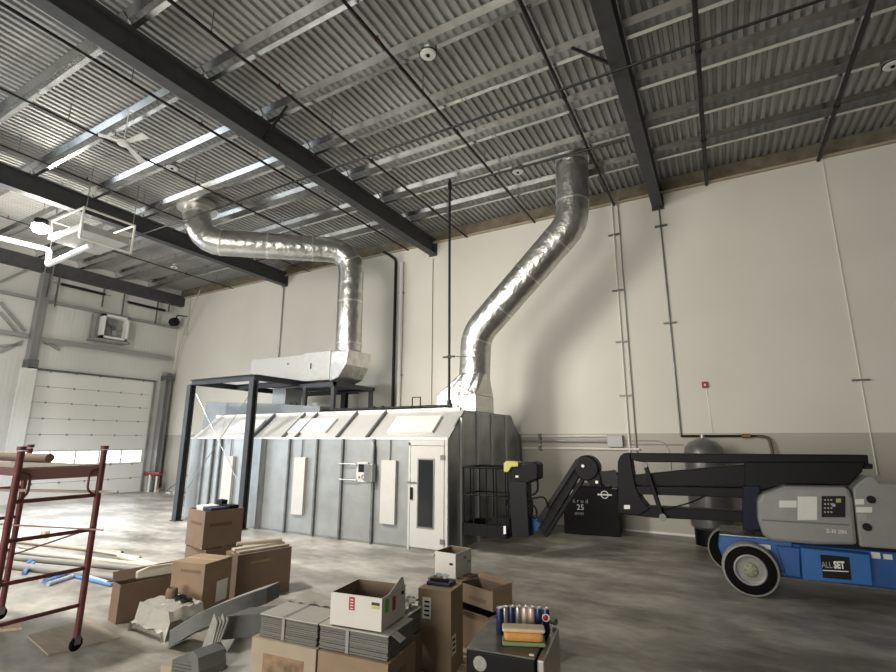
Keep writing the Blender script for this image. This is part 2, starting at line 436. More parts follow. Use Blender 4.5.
def gx(px, py, x=XL+.15): return onx(px, py, x)
def wallbar(name, lab, cat, p, q, w, h, m=girtm, x=XL+.12):
    P0, P1 = onx(*p, x), onx(*q, x)
    return single(name, m, lab, cat, lambda b: b.bar(P0, P1, w, h))
single('wall_girt', girtm, 'lower grey steel girt above the overhead door', 'girt', lambda b: b.box(XL, XL+.2, 8.5, 13.75, 6.08, 6.2).box(XL+.19, XL+.21, 8.5, 13.75, 6.0, 6.2))
single('wall_girt', girtm, 'upper grey steel girt above the overhead door', 'girt', lambda b: b.box(XL, XL+.2, 4.5, 13.75, 7.6, 7.7))
single('wall_girt', girtm, 'grey steel girt left of the tall column at mid height', 'girt', lambda b: b.box(XL, XL+.2, 4.5, 8.1, 6.1, 6.25))
single('wall_girt', girtm, 'thick grey rafter along the top of the left wall', 'girt', lambda b: b.box(XL, XL+.3, 2, W, 8.75, 9.25))
COL.objects[-1].data.materials[0] = beamm
for y, lab, z1 in ((8.3, 'tall grey steel column left of the overhead door', 9.2), (13.62, 'grey steel column in the far corner right of the overhead door', 5.4)):
    t = thing('steel_column', (XL+.25, y, 0), lab, 'column')
    part('flange', girtm, t, lambda b: b.box(XL+.02, XL+.38, y-.14, y-.12, 0, z1))
    part('flange', girtm, t, lambda b: b.box(XL+.02, XL+.38, y+.12, y+.14, 0, z1))
    part('web', girtm, t, lambda b: b.box(XL+.19, XL+.21, y-.12, y+.12, 0, z1))
    part('bracket', ribm, t, lambda b: b.box(XL+.02, XL+.45, y-.17, y+.17, 4.95 if y < 10 else 5.0, 5.25))
single('post_cover', wall_panel, 'white metal post cover at the foot of the tall left column', 'column cover', lambda b: b.box(XL+.39, XL+.5, 7.95, 8.45, 0, 4.9))
for (p, q, lab) in [((0, 282), (40, 264), 'upper diagonal brace left of the tall column'), ((0, 302), (25, 331), 'diagonal brace falling to the tall column'),
                    ((0, 312), (18, 333), 'thin diagonal brace just under the falling brace'), ((0, 352), (23, 341), 'lower diagonal brace left of the tall column'),
                    ((0, 332), (24, 334), 'horizontal strut ending at the tall column'), ((0, 346), (22, 344), 'short thin strut at the left picture edge'),
                    ((37, 337), (60, 350), 'short brace right of the tall column')]:
    P0, P1 = onx(*p, XL+.05), onx(*q, XL+.05)
    single('wind_brace', girtm, lab.capitalize(), 'brace', lambda b: b.bar(P0, P1, .09))
for (p, q, lab) in [((61, 284), (105, 295), 'black torsion tube above the door, left one'), ((128, 302), (165, 311), 'black torsion tube above the door, right one')]:
    P0, P1 = onx(*p, XL+.3), onx(*q, XL+.3); P1.z = P0.z
    t = thing('torsion_tube', P0, lab.capitalize(), 'door spring')
    part('tube', blackpipe, t, lambda b: b.tube([P0, P1], .06, 10))
    part('shaft', galvd, t, lambda b: b.tube([P0-V((0, .25, 0)), P1+V((0, .25, 0))], .018, 8))
for (px, y0, y1, lab) in [(52, 268, 298, 'first'), (61, 270, 308, 'second'), (106, 280, 308, 'third'), (126, 286, 316, 'fourth'), (159, 296, 325, 'fifth'), (170, 300, 312, 'sixth')]:
    P0, P1 = onx(px, y0, XL+.25), onx(px, y1, XL+.25); P1.y = P0.y
    single('hanger_rod', ribm, '%s thin steel hanger from the left on the wall above the overhead door' % lab.capitalize(), 'hanger', lambda b: b.bar(P0, P1, .05))
# chain/rope of the door
P0, P1 = onx(203, 288, XL+2), onx(160, 385, XL+.5)
single('brace_rod', conduit, 'thin grey rod slanting down the far corner of the room', 'rod', lambda b: b.tube([ony(200, 290, 13.2), ony(180, 345, 13.75), (XL+.2, 13.9, 4.9)], .02, 6))
single('conduit_drop', conduit, 'thin conduit with a square return on the back wall near the far corner', 'conduit',
       lambda b: b.tube([ony(191, 297, 13.98), ony(187, 335, 13.98), ony(183, 335, 13.98), ony(188, 322, 13.98)], .02, 6))
# louvred exhaust fan
c = onx(114, 328, XL+.45); s = .52
t = thing('wall_fan', (c.x, c.y, c.z-s), 'square wall fan in a white frame above the overhead door', 'fan')
part('frame', white, t, lambda b: b.box(XL+.3, XL+.6, c.y-s, c.y+s, c.z-s, c.z-s+.1).box(XL+.3, XL+.6, c.y-s, c.y+s, c.z+s-.1, c.z+s).box(XL+.3, XL+.6, c.y-s, c.y-s+.1, c.z-s, c.z+s).box(XL+.3, XL+.6, c.y+s-.1, c.y+s, c.z-s, c.z+s))
part('housing', girtm, t, lambda b: b.box(XL, XL+.3, c.y-s, c.y+s, c.z-s, c.z+s))
part('hub', ribm, t, lambda b: b.disc((XL+.36, c.y, c.z), (1, 0, 0), .1, .12, 16))
for k in range(5):
    g = 2*pi*k/5; d = V((0, cos(g), sin(g))); w = V((0.5, -sin(g), cos(g))).normalized()
    part('blade', galvd, t, lambda b: b.prism([V((XL+.36, c.y, c.z))+d*.08-w*.05, V((XL+.36, c.y, c.z))+d*.38-w*.1, V((XL+.36, c.y, c.z))+d*.38+w*.1, V((XL+.36, c.y, c.z))+d*.08+w*.05], (.01, 0, 0)))
part('shelf_bracket', girtm, t, lambda b: b.box(XL, XL+.7, c.y-s-.25, c.y+s+.1, c.z-s-.12, c.z-s-.06).box(XL+.1, XL+.16, c.y-s-.25, c.y-s-.2, c.z-s-.06, c.z+s))
c = ony(174, 322, 13.4)
t = thing('heater_motor', c, 'small black fan motor high in the far corner', 'motor')
part('body', blackp, t, lambda b: b.lathe(c-V((.2, 0, 0)), (1, 0, 0), [(.1, 0), (.2, .08), (.22, .2), (.2, .34), (.1, .42)], 16))
part('arm', blackpipe, t, lambda b: b.tube([c, c+V((.05, .1, .35)), (c.x+.05, W, c.z+.4)], .03, 8))
# wall windows column corner kit
c = ony(157, 489, 13.4); c = V((-22.6, 13.25, 0))
t = thing('standpipe', c, 'red-capped pale standpipe in the far corner', 'standpipe')
part('riser', cream, t, lambda b: b.tube([c, c+V((0, 0, .75))], .05, 10).tube([c+V((.35, .1, 0)), c+V((.35, .1, .72))], .04, 10))
part('valve', redfit, t, lambda b: b.tube([c+V((-.3, 0, .78)), c+V((.6, .1, .78))], .09, 10))
used_ = []
for i in range(40):
    px = random.uniform(143, 182); py = 487+(px-143)*.14+random.uniform(-1.5, 3.5); g = onz(px, py, 0)
    if g.y > 13.5: g.y = 13.5
    if g.x < XL+.4: g.x = XL+.5
    L = random.uniform(.15, .42); a = random.uniform(0, pi)
    if any((g-q_).xy.length < .33 for q_ in used_): continue
    used_.append(g)
    m = random.choice([orange, orange, wood, paper, tubecard])
    o = single('scrap_piece', m, 'small offcut in the scrap heap on the floor in the far corner', 'scrap',
       lambda b: b.obox((g.x, g.y, .0), (cos(a)*L, sin(a)*L, 0), (-sin(a)*.09, cos(a)*.09, 0), (0, 0, random.uniform(.04, .22))), 'offcuts heaped in the far corner')
for i, (x0, y0, x1, y1) in enumerate([(168, 492, 177, 478), (172, 494, 183, 480)]):
    a, q = onz(x0, y0, 0), onx(x1, y1, -21.0)
    single('stick', [galvd, tubepale][i], ['grey metal strip leaning beside the scrap heap', 'pale strip leaning beside the scrap heap'][i], 'strip',
       lambda b: b.bar((-21.0+i*.5, 12.9, .02), (-20.6+i*.5, 13.9, .9), .05, .03))

# ------------------------------------------------------------------ back wall services
def vrun(name, lab, m, x, z0, z1, r, off=.05, brs=(), cat='conduit'):
    t = thing(name, (x, W-off, z0), lab, cat)
    part('pipe', m, t, lambda b: b.tube([(x, W-off, z0), (x, W-off, z1)], r, 8))
    for z in brs:
        part('clamp', ribm, t, lambda b: b.box(x-.16, x+.16, W-off-.03, W, z-.02, z+.02))
    return t
vrun('wall_conduit', 'paired pale conduit on the back wall right of the taller duct, left pipe', cream, -2.2, 2.0, 9.2, .022, .05, (8.2, 6.5, 5.0, 3.5))
vrun('wall_conduit', 'paired pale conduit on the back wall right of the taller duct, right pipe', conduit, -2.03, 1.9, 9.2, .018)
vrun('wall_conduit', 'dark thin conduit on the back wall under the right-hand beam', galvd, -.93, 2.4, 8.75, .022, .05, (8.2, 5.4))
vrun('wall_conduit', 'thin pale conduit at the far right of the back wall', cream, 2.84, 1.6, 9.2, .014, .03, (3.65,))
vrun('wall_conduit', 'grey conduit on the back wall under the far left beam', conduit, -15.8, 3.0, 8.7, .03, .06)
vrun('wall_conduit', 'very thin wire down the back wall beside the black riser', blackpipe, -8.38, 3.0, 8.6, .008, .03)
t = thing('drain_pipe', (-9.84, 13.6, 2.9), 'black drop pipe with elbow on the back wall right of the lower duct', 'pipe')
part('pipe', blackpipe, t, lambda b: b.tube(fillet([(-10.3, 13.6, 9.1), (-10.05, 13.7, 8.95), (-9.9, 13.85, 8.8), (-9.87, 13.85, 3.0)], .12), .055, 10))
t = thing('drain_sleeve', (-9.68, 13.93, 0), 'pale round pipe beside the black drop pipe on the back wall', 'pipe')
part('pipe', white, t, lambda b: b.tube([(-9.68, 13.92, 0), (-9.68, 13.92, 8.7)], .07, 10))
for z in (4.5, 7.5): part('clamp', galvd, t, lambda b: b.box(-9.78, -9.58, 13.9, W, z, z+.04))
# strobe
t = thing('alarm_strobe', (-.26, W, 3.6), 'small red fire alarm strobe on the white back wall', 'alarm')
part('body', redfit, t, lambda b: b.box(-.33, -.19, W-.05, W, 3.62, 3.78))
part('lens', white, t, lambda b: b.box(-.28, -.24, W-.07, W-.05, 3.67, 3.72))
part('wire', conduit, t, lambda b: b.tube([(-.24, W-.01, 3.62), (-.2, W-.01, 2.5)], .008, 6))
# horizontal service pipes under the paint line
for z, r, x0, x1, lab, m in [(2.42, .022, -5.2, -2.35, 'upper pale horizontal pipe behind the basket of the lift', cream), (2.28, .04, -5.2, -2.6, 'middle thick grey horizontal pipe behind the basket', conduit),
                      (2.08, .03, -5.2, -1.95, 'lowest pale horizontal pipe behind the basket', cream)]:
    t = thing('service_pipe', ((x0+x1)/2, W-.06, z), lab, 'pipe')
    part('pipe', m, t, lambda b: b.tube([(x0, W-.06, z), (x1, W-.06, z)], r, 8))
    part('clamp', ribm, t, lambda b: b.box(-4.7, -4.63, W-.12, W, z-.07, z+.07))
single('junction_box', girtm, 'grey junction box on the back wall above the black crate', 'junction box', lambda b: b.box(-2.75, -2.35, W-.14, W, 2.13, 2.44), bevel=.01)
t = thing('service_pipe', (-1.3, W-.06, 2.2), 'thin conduit pair running from the junction box towards the tank', 'conduit')
part('pipe', conduit, t, lambda b: b.tube(fillet([(-2.35, W-.016, 2.3), (-1.4, W-.016, 2.3), (-1.25, W-.016, 2.1), (-1.22, W-.016, 1.0)], .12), .015, 6))
part('pipe', conduit, t, lambda b: b.tube([(-2.35, W-.016, 2.2), (-.9, W-.016, 2.2)], .015, 6))
t = thing('air_line', (-.2, W-.1, 2.38), 'black air pipe with brass hose end above the tank', 'pipe')
part('pipe', blackpipe, t, lambda b: b.tube([(-.93, W-.08, 2.42), (.72, W-.08, 2.42)], .028, 8))
part('valve', mat('brass', (.25, .15, .05), .4, .6), t, lambda b: b.disc((.5, W-.08, 2.42), (1, 0, 0), .05, .18, 10))
part('hose', mat('hose_brown', (.12, .08, .06), .5), t, lambda b: b.tube(fillet([(.72, W-.1, 2.42), (.95, W-.12, 2.4), (1.0, W-.15, 2.0), (.9, W-.2, 1.6)], .3), .035, 8))
# receiver tank
c = V((-.42, 13.15, 0))
t = thing('air_tank', c, 'tall dark grey vertical air tank standing against the wall behind the boom', 'tank')
part('shell', tankm, t, lambda b: b.lathe(c+V((0, 0, .25)), (0, 0, 1), [(.1, 0), (.3, .04), (.42, .16), (.43, .3), (.43, 1.72), (.40, 1.9), (.30, 2.02), (.12, 2.1), (.01, 2.12)], 32))
part('skirt', black, t, lambda b: b.lathe(c, (0, 0, 1), [(.36, 0), (.36, .4)], 24))
part('weld_band', galvd, t, lambda b: b.ring(c+V((0, 0, 1.95)), (0, 0, 1), .425, .012))
part('fitting', conduit, t, lambda b: b.disc(c+V((0, 0, 2.40)), (0, 0, 1), .05, .1, 10))

# ------------------------------------------------------------------ spray booth
FY, BY, XE, XW = 9.42, 13.75, -5.22, -14.15
ZW, ZR, RY0, RY1 = 2.32, 2.99, 10.2, 13.1
bt = thing('spray_booth', ((XE+XW)/2, FY, 0), 'long galvanized paint spray booth with sloped roof edge and white door', 'spray booth')
def fx(px, py=480): return ony(px, py, FY).x
ribs = [fx(193, 440), fx(203.5, 440), fx(215, 440), fx(222.5, 440), fx(264, 440), fx(291, 440), fx(318.5, 440), fx(344, 440), fx(375, 440), fx(411, 440)]
dx0, dx1 = fx(410.5, 447)+.03, XE-.06
edges = [XW]+[r for r in ribs if XW+.1 < r < dx0-.1]+[dx0]
for a, q in zip(edges[:-1], edges[1:]):
    part('wall_panel', galv, bt, lambda b: b.box(a+.004, q-.004, FY, FY+.05, 0, ZW))
for r in edges[1:-1]:
    w = .05 if min(abs(r-ribs[1]), abs(r-ribs[4])) > .05 else .16
    part('rib', ribm if w < .1 else galvd, bt, lambda b: b.box(r-.02, r+w-.02, FY-.065, FY, 0, ZW))
part('base_channel', galvd, bt, lambda b: b.box(XW, XE, FY-.02, FY+.06, 0, .05))
part('eave_trim', white, bt, lambda b: b.box(XW, XE, FY-.025, FY+.02, ZW-.01, ZW+.03))
# sloped panels
sl = V((0, RY0-FY, ZR-ZW))
nrm = V((0, -(ZR-ZW), RY0-FY)).normalized()
redge = [XW] + [fx(p, 438) for p in (252, 283, 296, 337, 367)] + [XE]
part('sloped_panel', mat('booth_slope', (.54, .53, .505), .45, .3, var=.04), bt, lambda b: b.prism([(XW, FY, ZW), (XE, FY, ZW), (XE, RY0, ZR), (XW, RY0, ZR)], -nrm*.04))
for r in redge[1:-1]:
    part('rib', ribm, bt, lambda b: b.obox(V((r-.03, FY, ZW)), (.06, 0, 0), sl, nrm*.07))
part('ridge_rail', white, bt, lambda b: b.tube([(XW, RY0, ZR+.02), (XE-.1, RY0, ZR+.02)], .045, 10))
part('roof_panel', galv, bt, lambda b: b.box(XW, XE, RY0, RY1, ZR-.05, ZR-.005))
part('back_slope', galvd, bt, lambda b: b.prism([(XW, RY1, ZR-.005), (XE, RY1, ZR-.005), (XE, BY, ZW), (XW, BY, ZW)], (0, 0, -.04)))
part('back_wall', galvd, bt, lambda b: b.box(XW, XE, BY-.04, BY, 0, ZW))
# end walls
ys = [FY+.05, 10.02, 10.9, 11.75, 12.7, BY-.04]
def ztop(y):
    if y < RY0: return ZW+(ZR-ZW)*(y-FY)/(RY0-FY)
    if y > RY1: return ZW+(ZR-ZW)*(BY-y)/(BY-RY1)
    return ZR
for xe in (XE, XW+.04):
    for y0, y1 in zip(ys[:-1], ys[1:]):
        pts = [(y0+.003, 0), (y1-.003, 0), (y1-.003, ztop(y1))]
        for yy in (RY1, RY0):
            if y0 < yy < y1: pts.append((yy, ZR))
        pts.append((y0+.003, ztop(y0)))
        part('end_panel', galvd, bt, lambda b: b.prism([(xe, y, z) for y, z in pts], (-.04, 0, 0)))
    for y in ys[1:-1]:
        part('rib', galv, bt, lambda b: b.box(xe-.01, xe+.05, y-.05, y+.05, 0, ztop(y)-.03))
part('corner_trim', bwhite, bt, lambda b: b.box(XE-.07, XE+.005, FY-.03, FY+.05, 0, ZW))
# door
def fz(px, py): return ony(px, py, FY).z
dr = part('door', bwhite, bt, lambda b: b.box(dx0+.01, XE-.075, FY-.045, FY+.0, .05, 2.17), .006)
wx0, wx1 = fx(420, 458), fx(434.5, 458)
part('window', glassd, dr, lambda b: b.box(wx0, wx1, FY-.052, FY-.044, .48, 1.87))
part('window_frame', galvd, dr, lambda b: b.box(wx0-.03, wx0, FY-.056, FY-.044, .45, 1.9).box(wx1, wx1+.03, FY-.056, FY-.044, .45, 1.9).box(wx0, wx1, FY-.056, FY-.044, .45, .48).box(wx0, wx1, FY-.056, FY-.044, 1.87, 1.9))
hx = fx(413, 494)
part('handle', blackp, dr, lambda b: b.box(hx-.025, hx+.025, FY-.09, FY-.045, 1.02, 1.28), .01, 'black door handle')
part('latch', galvd, dr, lambda b: b.box(dx0-.05, dx0+.17, FY-.08, FY-.045, 1.37, 1.4))
for z in (.22, 1.93):
    part('hinge', ribm, dr, lambda b: b.box(XE-.16, XE-.06, FY-.06, FY-.044, z-.05, z+.05))
part('door_frame', bwhite, bt, lambda b: b.box(dx0-.04, dx0+.005, FY-.05, FY, 0, 2.25).box(dx0-.04, XE-.07, FY-.05, FY, 2.18, 2.3))
# vertical light housings and conduits
for (xa, xb, ya, yb) in [(383.6, 398, 460, 523), (297, 308, 457, 514), (226.5, 236, 456, 505)]:
    x0, x1 = fx(xa, ya), fx(xb, ya); z1, z0 = fz(xa, ya), fz(xa, yb)
    h = part('light_housing', bwhite, bt, lambda b: b.box(x0, x1, FY-.09, FY-.001, z0, z1), .006)
    part('conduit', ribm, h, lambda b: b.tube([((x0+x1)/2, FY-.03, z1), ((x0+x1)/2, FY-.03, ZW-.02)], .012, 6))
for (xa, xb) in [(384, 430), (284, 322), (223, 249)]:
    x0, x1 = fx(xa, 436), fx(xb, 436)
    part('slope_light', mat('light_cover', (.66, .64, .60), .5), bt, lambda b: b.obox(V((x0, FY, ZW))+sl*.18, (x1-x0, 0, 0), sl*.56, nrm*.07), .006)
# control boxes
cx0 = fx(374, 470)
t2 = part('control_box', galvd, bt, lambda b: b.box(fx(369.5, 465), fx(377.5, 465), FY-.2, FY-.066, fz(370, 481), fz(370, 463.5)), .006)
t2 = part('control_panel', bwhite, bt, lambda b: b.box(fx(358, 465), fx(369, 465), FY-.05, FY-.001, fz(362, 482), fz(362, 462)), .004)
part('screen', glassd, t2, lambda b: b.box(fx(360, 465), fx(367.5, 465), FY-.058, FY-.05, fz(362, 472), fz(362, 464)))
part('knob', blackp, t2, lambda b: b.disc((fx(361, 477), FY-.06, fz(361, 477)), (0, 1, 0), .02, .03, 10).ring((fx(365, 477), FY-.055, fz(364, 477)), (0, 1, 0), .05, .008))
for y in (463.5, 479):
    part('conduit', conduit, bt, lambda b: b.tube([(fx(342, y), FY-.1, fz(342, y)), (fx(359, y), FY-.1, fz(342, y))], .018, 8))
part('fitting', galvd, bt, lambda b: b.tube(fillet([(fx(371, 442), FY-.03, ZW), (fx(376, 445), FY-.09, ZW-.1), (fx(375.5, 464), FY-.09, fz(375, 464))], .1), .022, 8))

# booth-top pipe
t = thing('booth_pipe', (-8, 10.45, 3.1), 'black pipe running along the booth roof edge to the riser foot', 'pipe')
part('pipe', blackpipe, t, lambda b: b.tube([(-12.2, 10.5, 3.12), (-5.75, 10.5, 3.12)], .038, 10))
for x in (-11.4, -9.9, -7.95, -5.9):
    part('saddle', blackpipe, t, lambda b: b.tube([(x, 10.5, ZR), (x, 10.5, 3.12)], .02, 8))
for x in (-11.0, -6.7):
    part('bracket', blackpipe, t, lambda b: b.tube([(x-.12, 10.42, ZR), (x-.12, 10.42, 3.36), (x+.12, 10.42, 3.36), (x+.12, 10.42, ZR)], .018, 8))
for x in (-8.1, -7.8, -5.76):
    part('coupling', blackpipe, t, lambda b: b.disc((x, 10.5, 3.12), (1, 0, 0), .065, .07, 12))
t = thing('riser_pipe', (-5.85, 10.6, 3.14), 'tall thin black riser pipe rising from the booth roof to the ceiling', 'pipe')
part('pipe', blackpipe, t, lambda b: b.tube([(-5.85, 10.6, 3.0), (-5.85, 10.6, 9.3)], .034, 10))
part('clamp', blackpipe, t, lambda b: b.box(-6.02, -5.70, 10.56, 10.64, 4.34, 4.38).disc((-5.85, 10.6, 4.36), (0, 0, 1), .05, .08, 10))
part('fitting', blackpipe, t, lambda b: b.disc((-5.85, 10.6, 3.2), (0, 0, 1), .06, .14, 10).disc((-5.85, 10.6, 9.1), (0, 0, 1), .055, .2, 10))
part('support_rod', conduit, t, lambda b: b.tube([(-5.7, 10.6, 4.36), (-5.4, 11.0, 4.38)], .012, 6))

# ------------------------------------------------------------------ ducts
def duct(name, lab, pts, R, bands, fil=.9):
    t = thing(name, pts[0], lab, 'duct')
    path = fillet(pts, fil, 4)
    part('pipe', foil, t, lambda b: b.tube(path, R, 32))
    # foil tape bands
    L = [0]
    for a, q in zip(path[:-1], path[1:]): L.append(L[-1]+(q-a).length)
    def at(s):
        for i in range(len(path)-1):
            if L[i+1] >= s:
                u = (s-L[i])/(L[i+1]-L[i]+1e-9); return path[i].lerp(path[i+1], u), (path[i+1]-path[i]).normalized()
        return path[-1], (path[-1]-path[-2]).normalized()
    s = .25
    while s < L[-1]-.1:
        p, d = at(s)
        part('band', foilt, t, lambda b: b.disc(p, d, R+.009, .05, 32)); s += bands
    return t
dr_ = duct('exhaust_duct', 'tall zigzag silver duct rising from the right end of the booth to the roof',
     [(-2.70, 11.45, 9.57), (-2.78, 11.45, 7.66), (-5.50, 11.45, 5.06), (-5.55, 11.45, 3.98)], .41, 1.1, .36)
part('roof_collar', foilt, dr_, lambda b: b.disc((-2.70, 11.45, 9.42), (0, 0, 1), .43, .1, 32))
part('transition', foilc, dr_, lambda b: b.add(*(lambda top, bot: (top+bot, [(i, (i+1) % 16, 16+(i+1) % 16, 16+i)[::-1] for i in range(16)]))(
    [(-5.55+.41*cos(2*pi*i/16), 11.45+.41*sin(2*pi*i/16), 4.0) for i in range(16)],
    [(-5.82+max(-.56, min(.56, .79*cos(2*pi*i/16)*1.0)), 11.45+max(-.55, min(.55, .78*sin(2*pi*i/16))), 3.42) for i in range(16)])).box(-6.38, -5.26, 10.9, 12.0, ZR+.001, 3.42), .02)
zt = 4.07
p0 = V((-9.94, 11.5, 5.02))
dl = duct('supply_duct', 'silver duct that bends from the rooftop fan box across to the roof at left',
     [p0-V((0, 0, .05)), (-10.0, 11.52, 8.33), (-13.2, 8.55, 8.2), (-13.62, 8.4, 9.0), (-13.62, 8.4, 9.58)], .40, 1.35, .75)
part('roof_collar', foilt, dl, lambda b: b.disc((-13.62, 8.4, 9.3), (0, 0, 1), .58, .06, 28).disc((-13.62, 8.4, 9.42), (0, 0, 1), .5, .2, 28))

# steel support frame
F = [(-14.0, 9.12), (-11.22, 9.12), (-11.22, 13.6), (-14.0, 13.6)]
t = thing('steel_frame', (-12.6, 11, 0), 'black steel platform frame standing over the left end of the booth', 'frame')
for (x, y), lab in zip(F, 'abcd'):
    z0 = 0 if y < 10 else ZR
    if y > 10 : y = 12.9
    part('post', beam2, t, lambda b: b.box(x-.09, x+.09, y-.09, y-.075, z0, zt-.16).box(x-.09, x+.09, y+.075, y+.09, z0, zt-.16).box(x-.012, x+.012, y-.08, y+.08, z0, zt-.16))
    if z0 == 0: part('base_plate', beam2, t, lambda b: b.box(x-.13, x+.13, y-.13, y+.13, 0, .02))
def ib(b, p, q):
    b.bar((p[0], p[1], zt-.008), (q[0], q[1], zt-.008), .14, .016); b.bar((p[0], p[1], zt-.152), (q[0], q[1], zt-.152), .14, .016); b.bar((p[0], p[1], zt-.08), (q[0], q[1], zt-.08), .02, .14)
for p, q in [(F[0], F[1]), (F[1], F[2]), (F[2], F[3]), (F[3], F[0]), ((-14, 10.7), (-11.22, 10.7)), ((-14, 12.2), (-11.22, 12.2))]:
    part('beam', beam2, t, lambda b: ib(b, p, q))
# platform extension to the right carrying the duct boot
part('grating', beam2, t, lambda b: [b.box(-11.22, -9.75, y, y+.03, zt-.20, zt-.13) for y in (10.75, 11.2, 11.65, 12.1, 12.5)] and b.box(-11.12, -9.7, 10.7, 10.78, zt-.24, zt-.12).box(-11.12, -9.7, 12.5, 12.58, zt-.24, zt-.12).box(-9.78, -9.7, 10.7, 12.58, zt-.24, zt-.12))
for x, y in ((-9.78, 10.75), (-9.78, 12.5), (-10.9, 10.75)):
    part('post', beam2, t, lambda b: b.box(x-.06, x+.06, y-.05, y+.05, ZR, zt-.24))
for (p, q) in [((-13.9, 9.2, 3.7), (-11.5, 9.3, .9)), ((-11.3, 9.2, 3.7), (-13.9, 9.3, .9))]:
    part('brace_rod', galvd, t, lambda b: b.tube([p, q], .011, 6))
# fan box on frame
t = thing('fan_box', (-12.3, 11.5, zt), 'white sheet-metal fan box lying on the black steel frame', 'fan box')
part('casing', bwhite, t, lambda b: b.box(-13.75, -11.3, 11.0, 12.1, zt, 4.93), .01)
part('casing', mat('dull_galv', (.48, .47, .44), .45, .5, var=.08), t, lambda b: b.box(-11.3, -10.2, 10.98, 12.12, zt, 4.96), .01)
part('boot', foil, t, lambda b: b.prism([(-10.2, 10.99, 4.0), (-10.2, 10.99, 4.95), (-9.5, 10.99, 4.95), (-9.58, 10.99, 4.5), (-9.85, 10.99, 4.12)], (0, 1.12, 0)), .03)
part('bolt', inkm, t, lambda b: b.box(-12.02, -11.96, 10.985, 11.0, 4.66, 4.70).box(-10.98, -10.95, 10.96, 10.98, 4.45, 4.62))
# galvanized plenum on the booth roof
t = thing('roof_plenum', (-12.5, 11.4, ZR), 'galvanized plenum duct lying on the booth roof inside the frame', 'duct')
part('casing', mat('plenum_galv', (.24, .25, .25), .45, .4, var=.15, scale=2), t, lambda b: b.prism([(-15.1, 10.35, 2.35), (-14.2, 10.35, 2.35), (-14.2, 10.35, ZR+.002), (-9.9, 10.35, ZR+.002), (-9.9, 10.35, 3.22), (-11.8, 10.35, 3.36), (-15.0, 10.35, 3.52)], (0, 2.1, 0)), .01)
part('neck', galv, t, lambda b: b.box(-12.6, -12.0, 11.0, 11.7, 3.4, zt-.16))

# unit heater at far left under the roof + flue pipe + lamp
c = onz(90, 236, 7.9)
t = thing('unit_heater', c, 'white suspended unit heater in an open frame under the roof at far left', 'heater')
hx, hy = c.x, c.y
A0, A1, A2 = onz(78, 218, 8.3), onz(112, 229, 8.3), onz(112, 247, 7.7)
part('casing', bwhite, t, lambda b: b.prism([(hx-1.0, hy-.5, 7.75), (hx+.7, hy-.5, 7.75), (hx+.7, hy-.5, 7.95), (hx-1.0, hy-.5, 8.0)], (0, 1.2, 0)), .02)
part('frame', cream, t, lambda b: b.tube([(hx+.75, hy-.55, 7.5), (hx+.75, hy-.55, 8.35), (hx+.75, hy+.75, 8.35), (hx+.75, hy+.75, 7.5), (hx+.75, hy-.55, 7.5)], .04, 8))
part('frame', cream, t, lambda b: b.tube([(hx-1.0, hy-.55, 8.35), (hx+.75, hy-.55, 8.35)], .03, 8).tube([(hx-1.0, hy+.75, 8.35), (hx+.75, hy+.75, 8.35)], .03, 8).tube([(hx-1, hy-.55, 7.8), (hx-1, hy-.55, 8.35), (hx-1, hy+.75, 8.35), (hx-1, hy+.75, 7.8)], .03, 8))
part('hanger', galvd, t, lambda b: [b.tube([(hx+i, hy+j, 8.35), (hx+i, hy+j, ZD)], .012, 6) for i in (-1, .75) for j in (-.5, .7)])
q0, q1, q2, q3 = onz(0, 238, 8.0), onz(50, 250, 8.0), onz(50, 262, 7.45), onz(97, 245, 7.55)
q2 = V((q1.x, q1.y, 7.5)); q3 = V((hx+.1, hy, 7.6))
t = thing('flue_pipe', q1, 'white flue pipe stepping down to the suspended heater at far left', 'pipe')
part('hanger', galvd, t, lambda b: b.tube([q1+V((0, 0, .05)), (q1.x, q1.y, ZD)], .01, 6))
part('pipe', white, t, lambda b: b.tube(fillet([q0+(q0-q1)*.3, q1, q2, q3], .12), .075, 12))
# lit high bay
lc = onz(40, 228, 8.3)
t = thing('lit_lamp', lc, 'bright glowing high bay lamp at the far left under the roof', 'ceiling light')
part('housing', blackp, t, lambda b: b.disc(lc+V((0, 0, .16)), (0, 0, 1), .17, .2, 20))
part('diffuser', lampglow, t, lambda b: b.lathe(lc+V((0, 0, .06)), (0, 0, -1), [(.2, -.02), (.2, .1), (.15, .18), (.02, .2)], 20))
part('hanger', galvd, t, lambda b: b.tube([lc+V((0, 0, .25)), (lc.x, lc.y, ZD)], .01, 6))


# ------------------------------------------------------------------ boom lift
def poly(pxs, y, dep, dz=None):
    return [ony(a, q, y) for a, q in pxs], V((0, dep, 0))
def pp(b, pxs, y, dep): return b.prism(*poly(pxs, y, dep))
bl = thing('boom_lift', (1.0, 10.05, 0), 'blue and grey articulated boom lift with folded black arms parked along the back wall', 'boom lift')
ch = part('chassis', blue, bl, lambda b: b.box(-.14, 3.0, 9.52, 10.58, .26, .76), .03)
part('axle_housing', blue, bl, lambda b: b.prism([(-.24, 9.5, .62), (-.17, 9.5, .80), (.78, 9.5, .80), (.78, 9.5, .34), (-.15, 9.5, .34)], (0, 1.1, 0)).box(.0, .35, 9.36, 10.75, .3, .48), .02)
part('deck_top', galvd, bl, lambda b: b.box(-.2, .62, 9.52, 10.58, .80, .815))
sp = part('side_panel', bluel, bl, lambda b: pp(b, [(801, 548), (870, 555), (873, 586), (803, 580)], 9.3, .25), .012, 'lighter blue side panel with black square sign')
part('side_box', blue, bl, lambda b: pp(b, [(776, 546), (800, 548), (801, 578), (786, 576)], 9.42, .2), .015)
s0, s1, s2, s3 = [ony(a, q, 9.296) for a, q in [(820, 554.5), (849, 557), (851.5, 580), (823, 577.5)]]
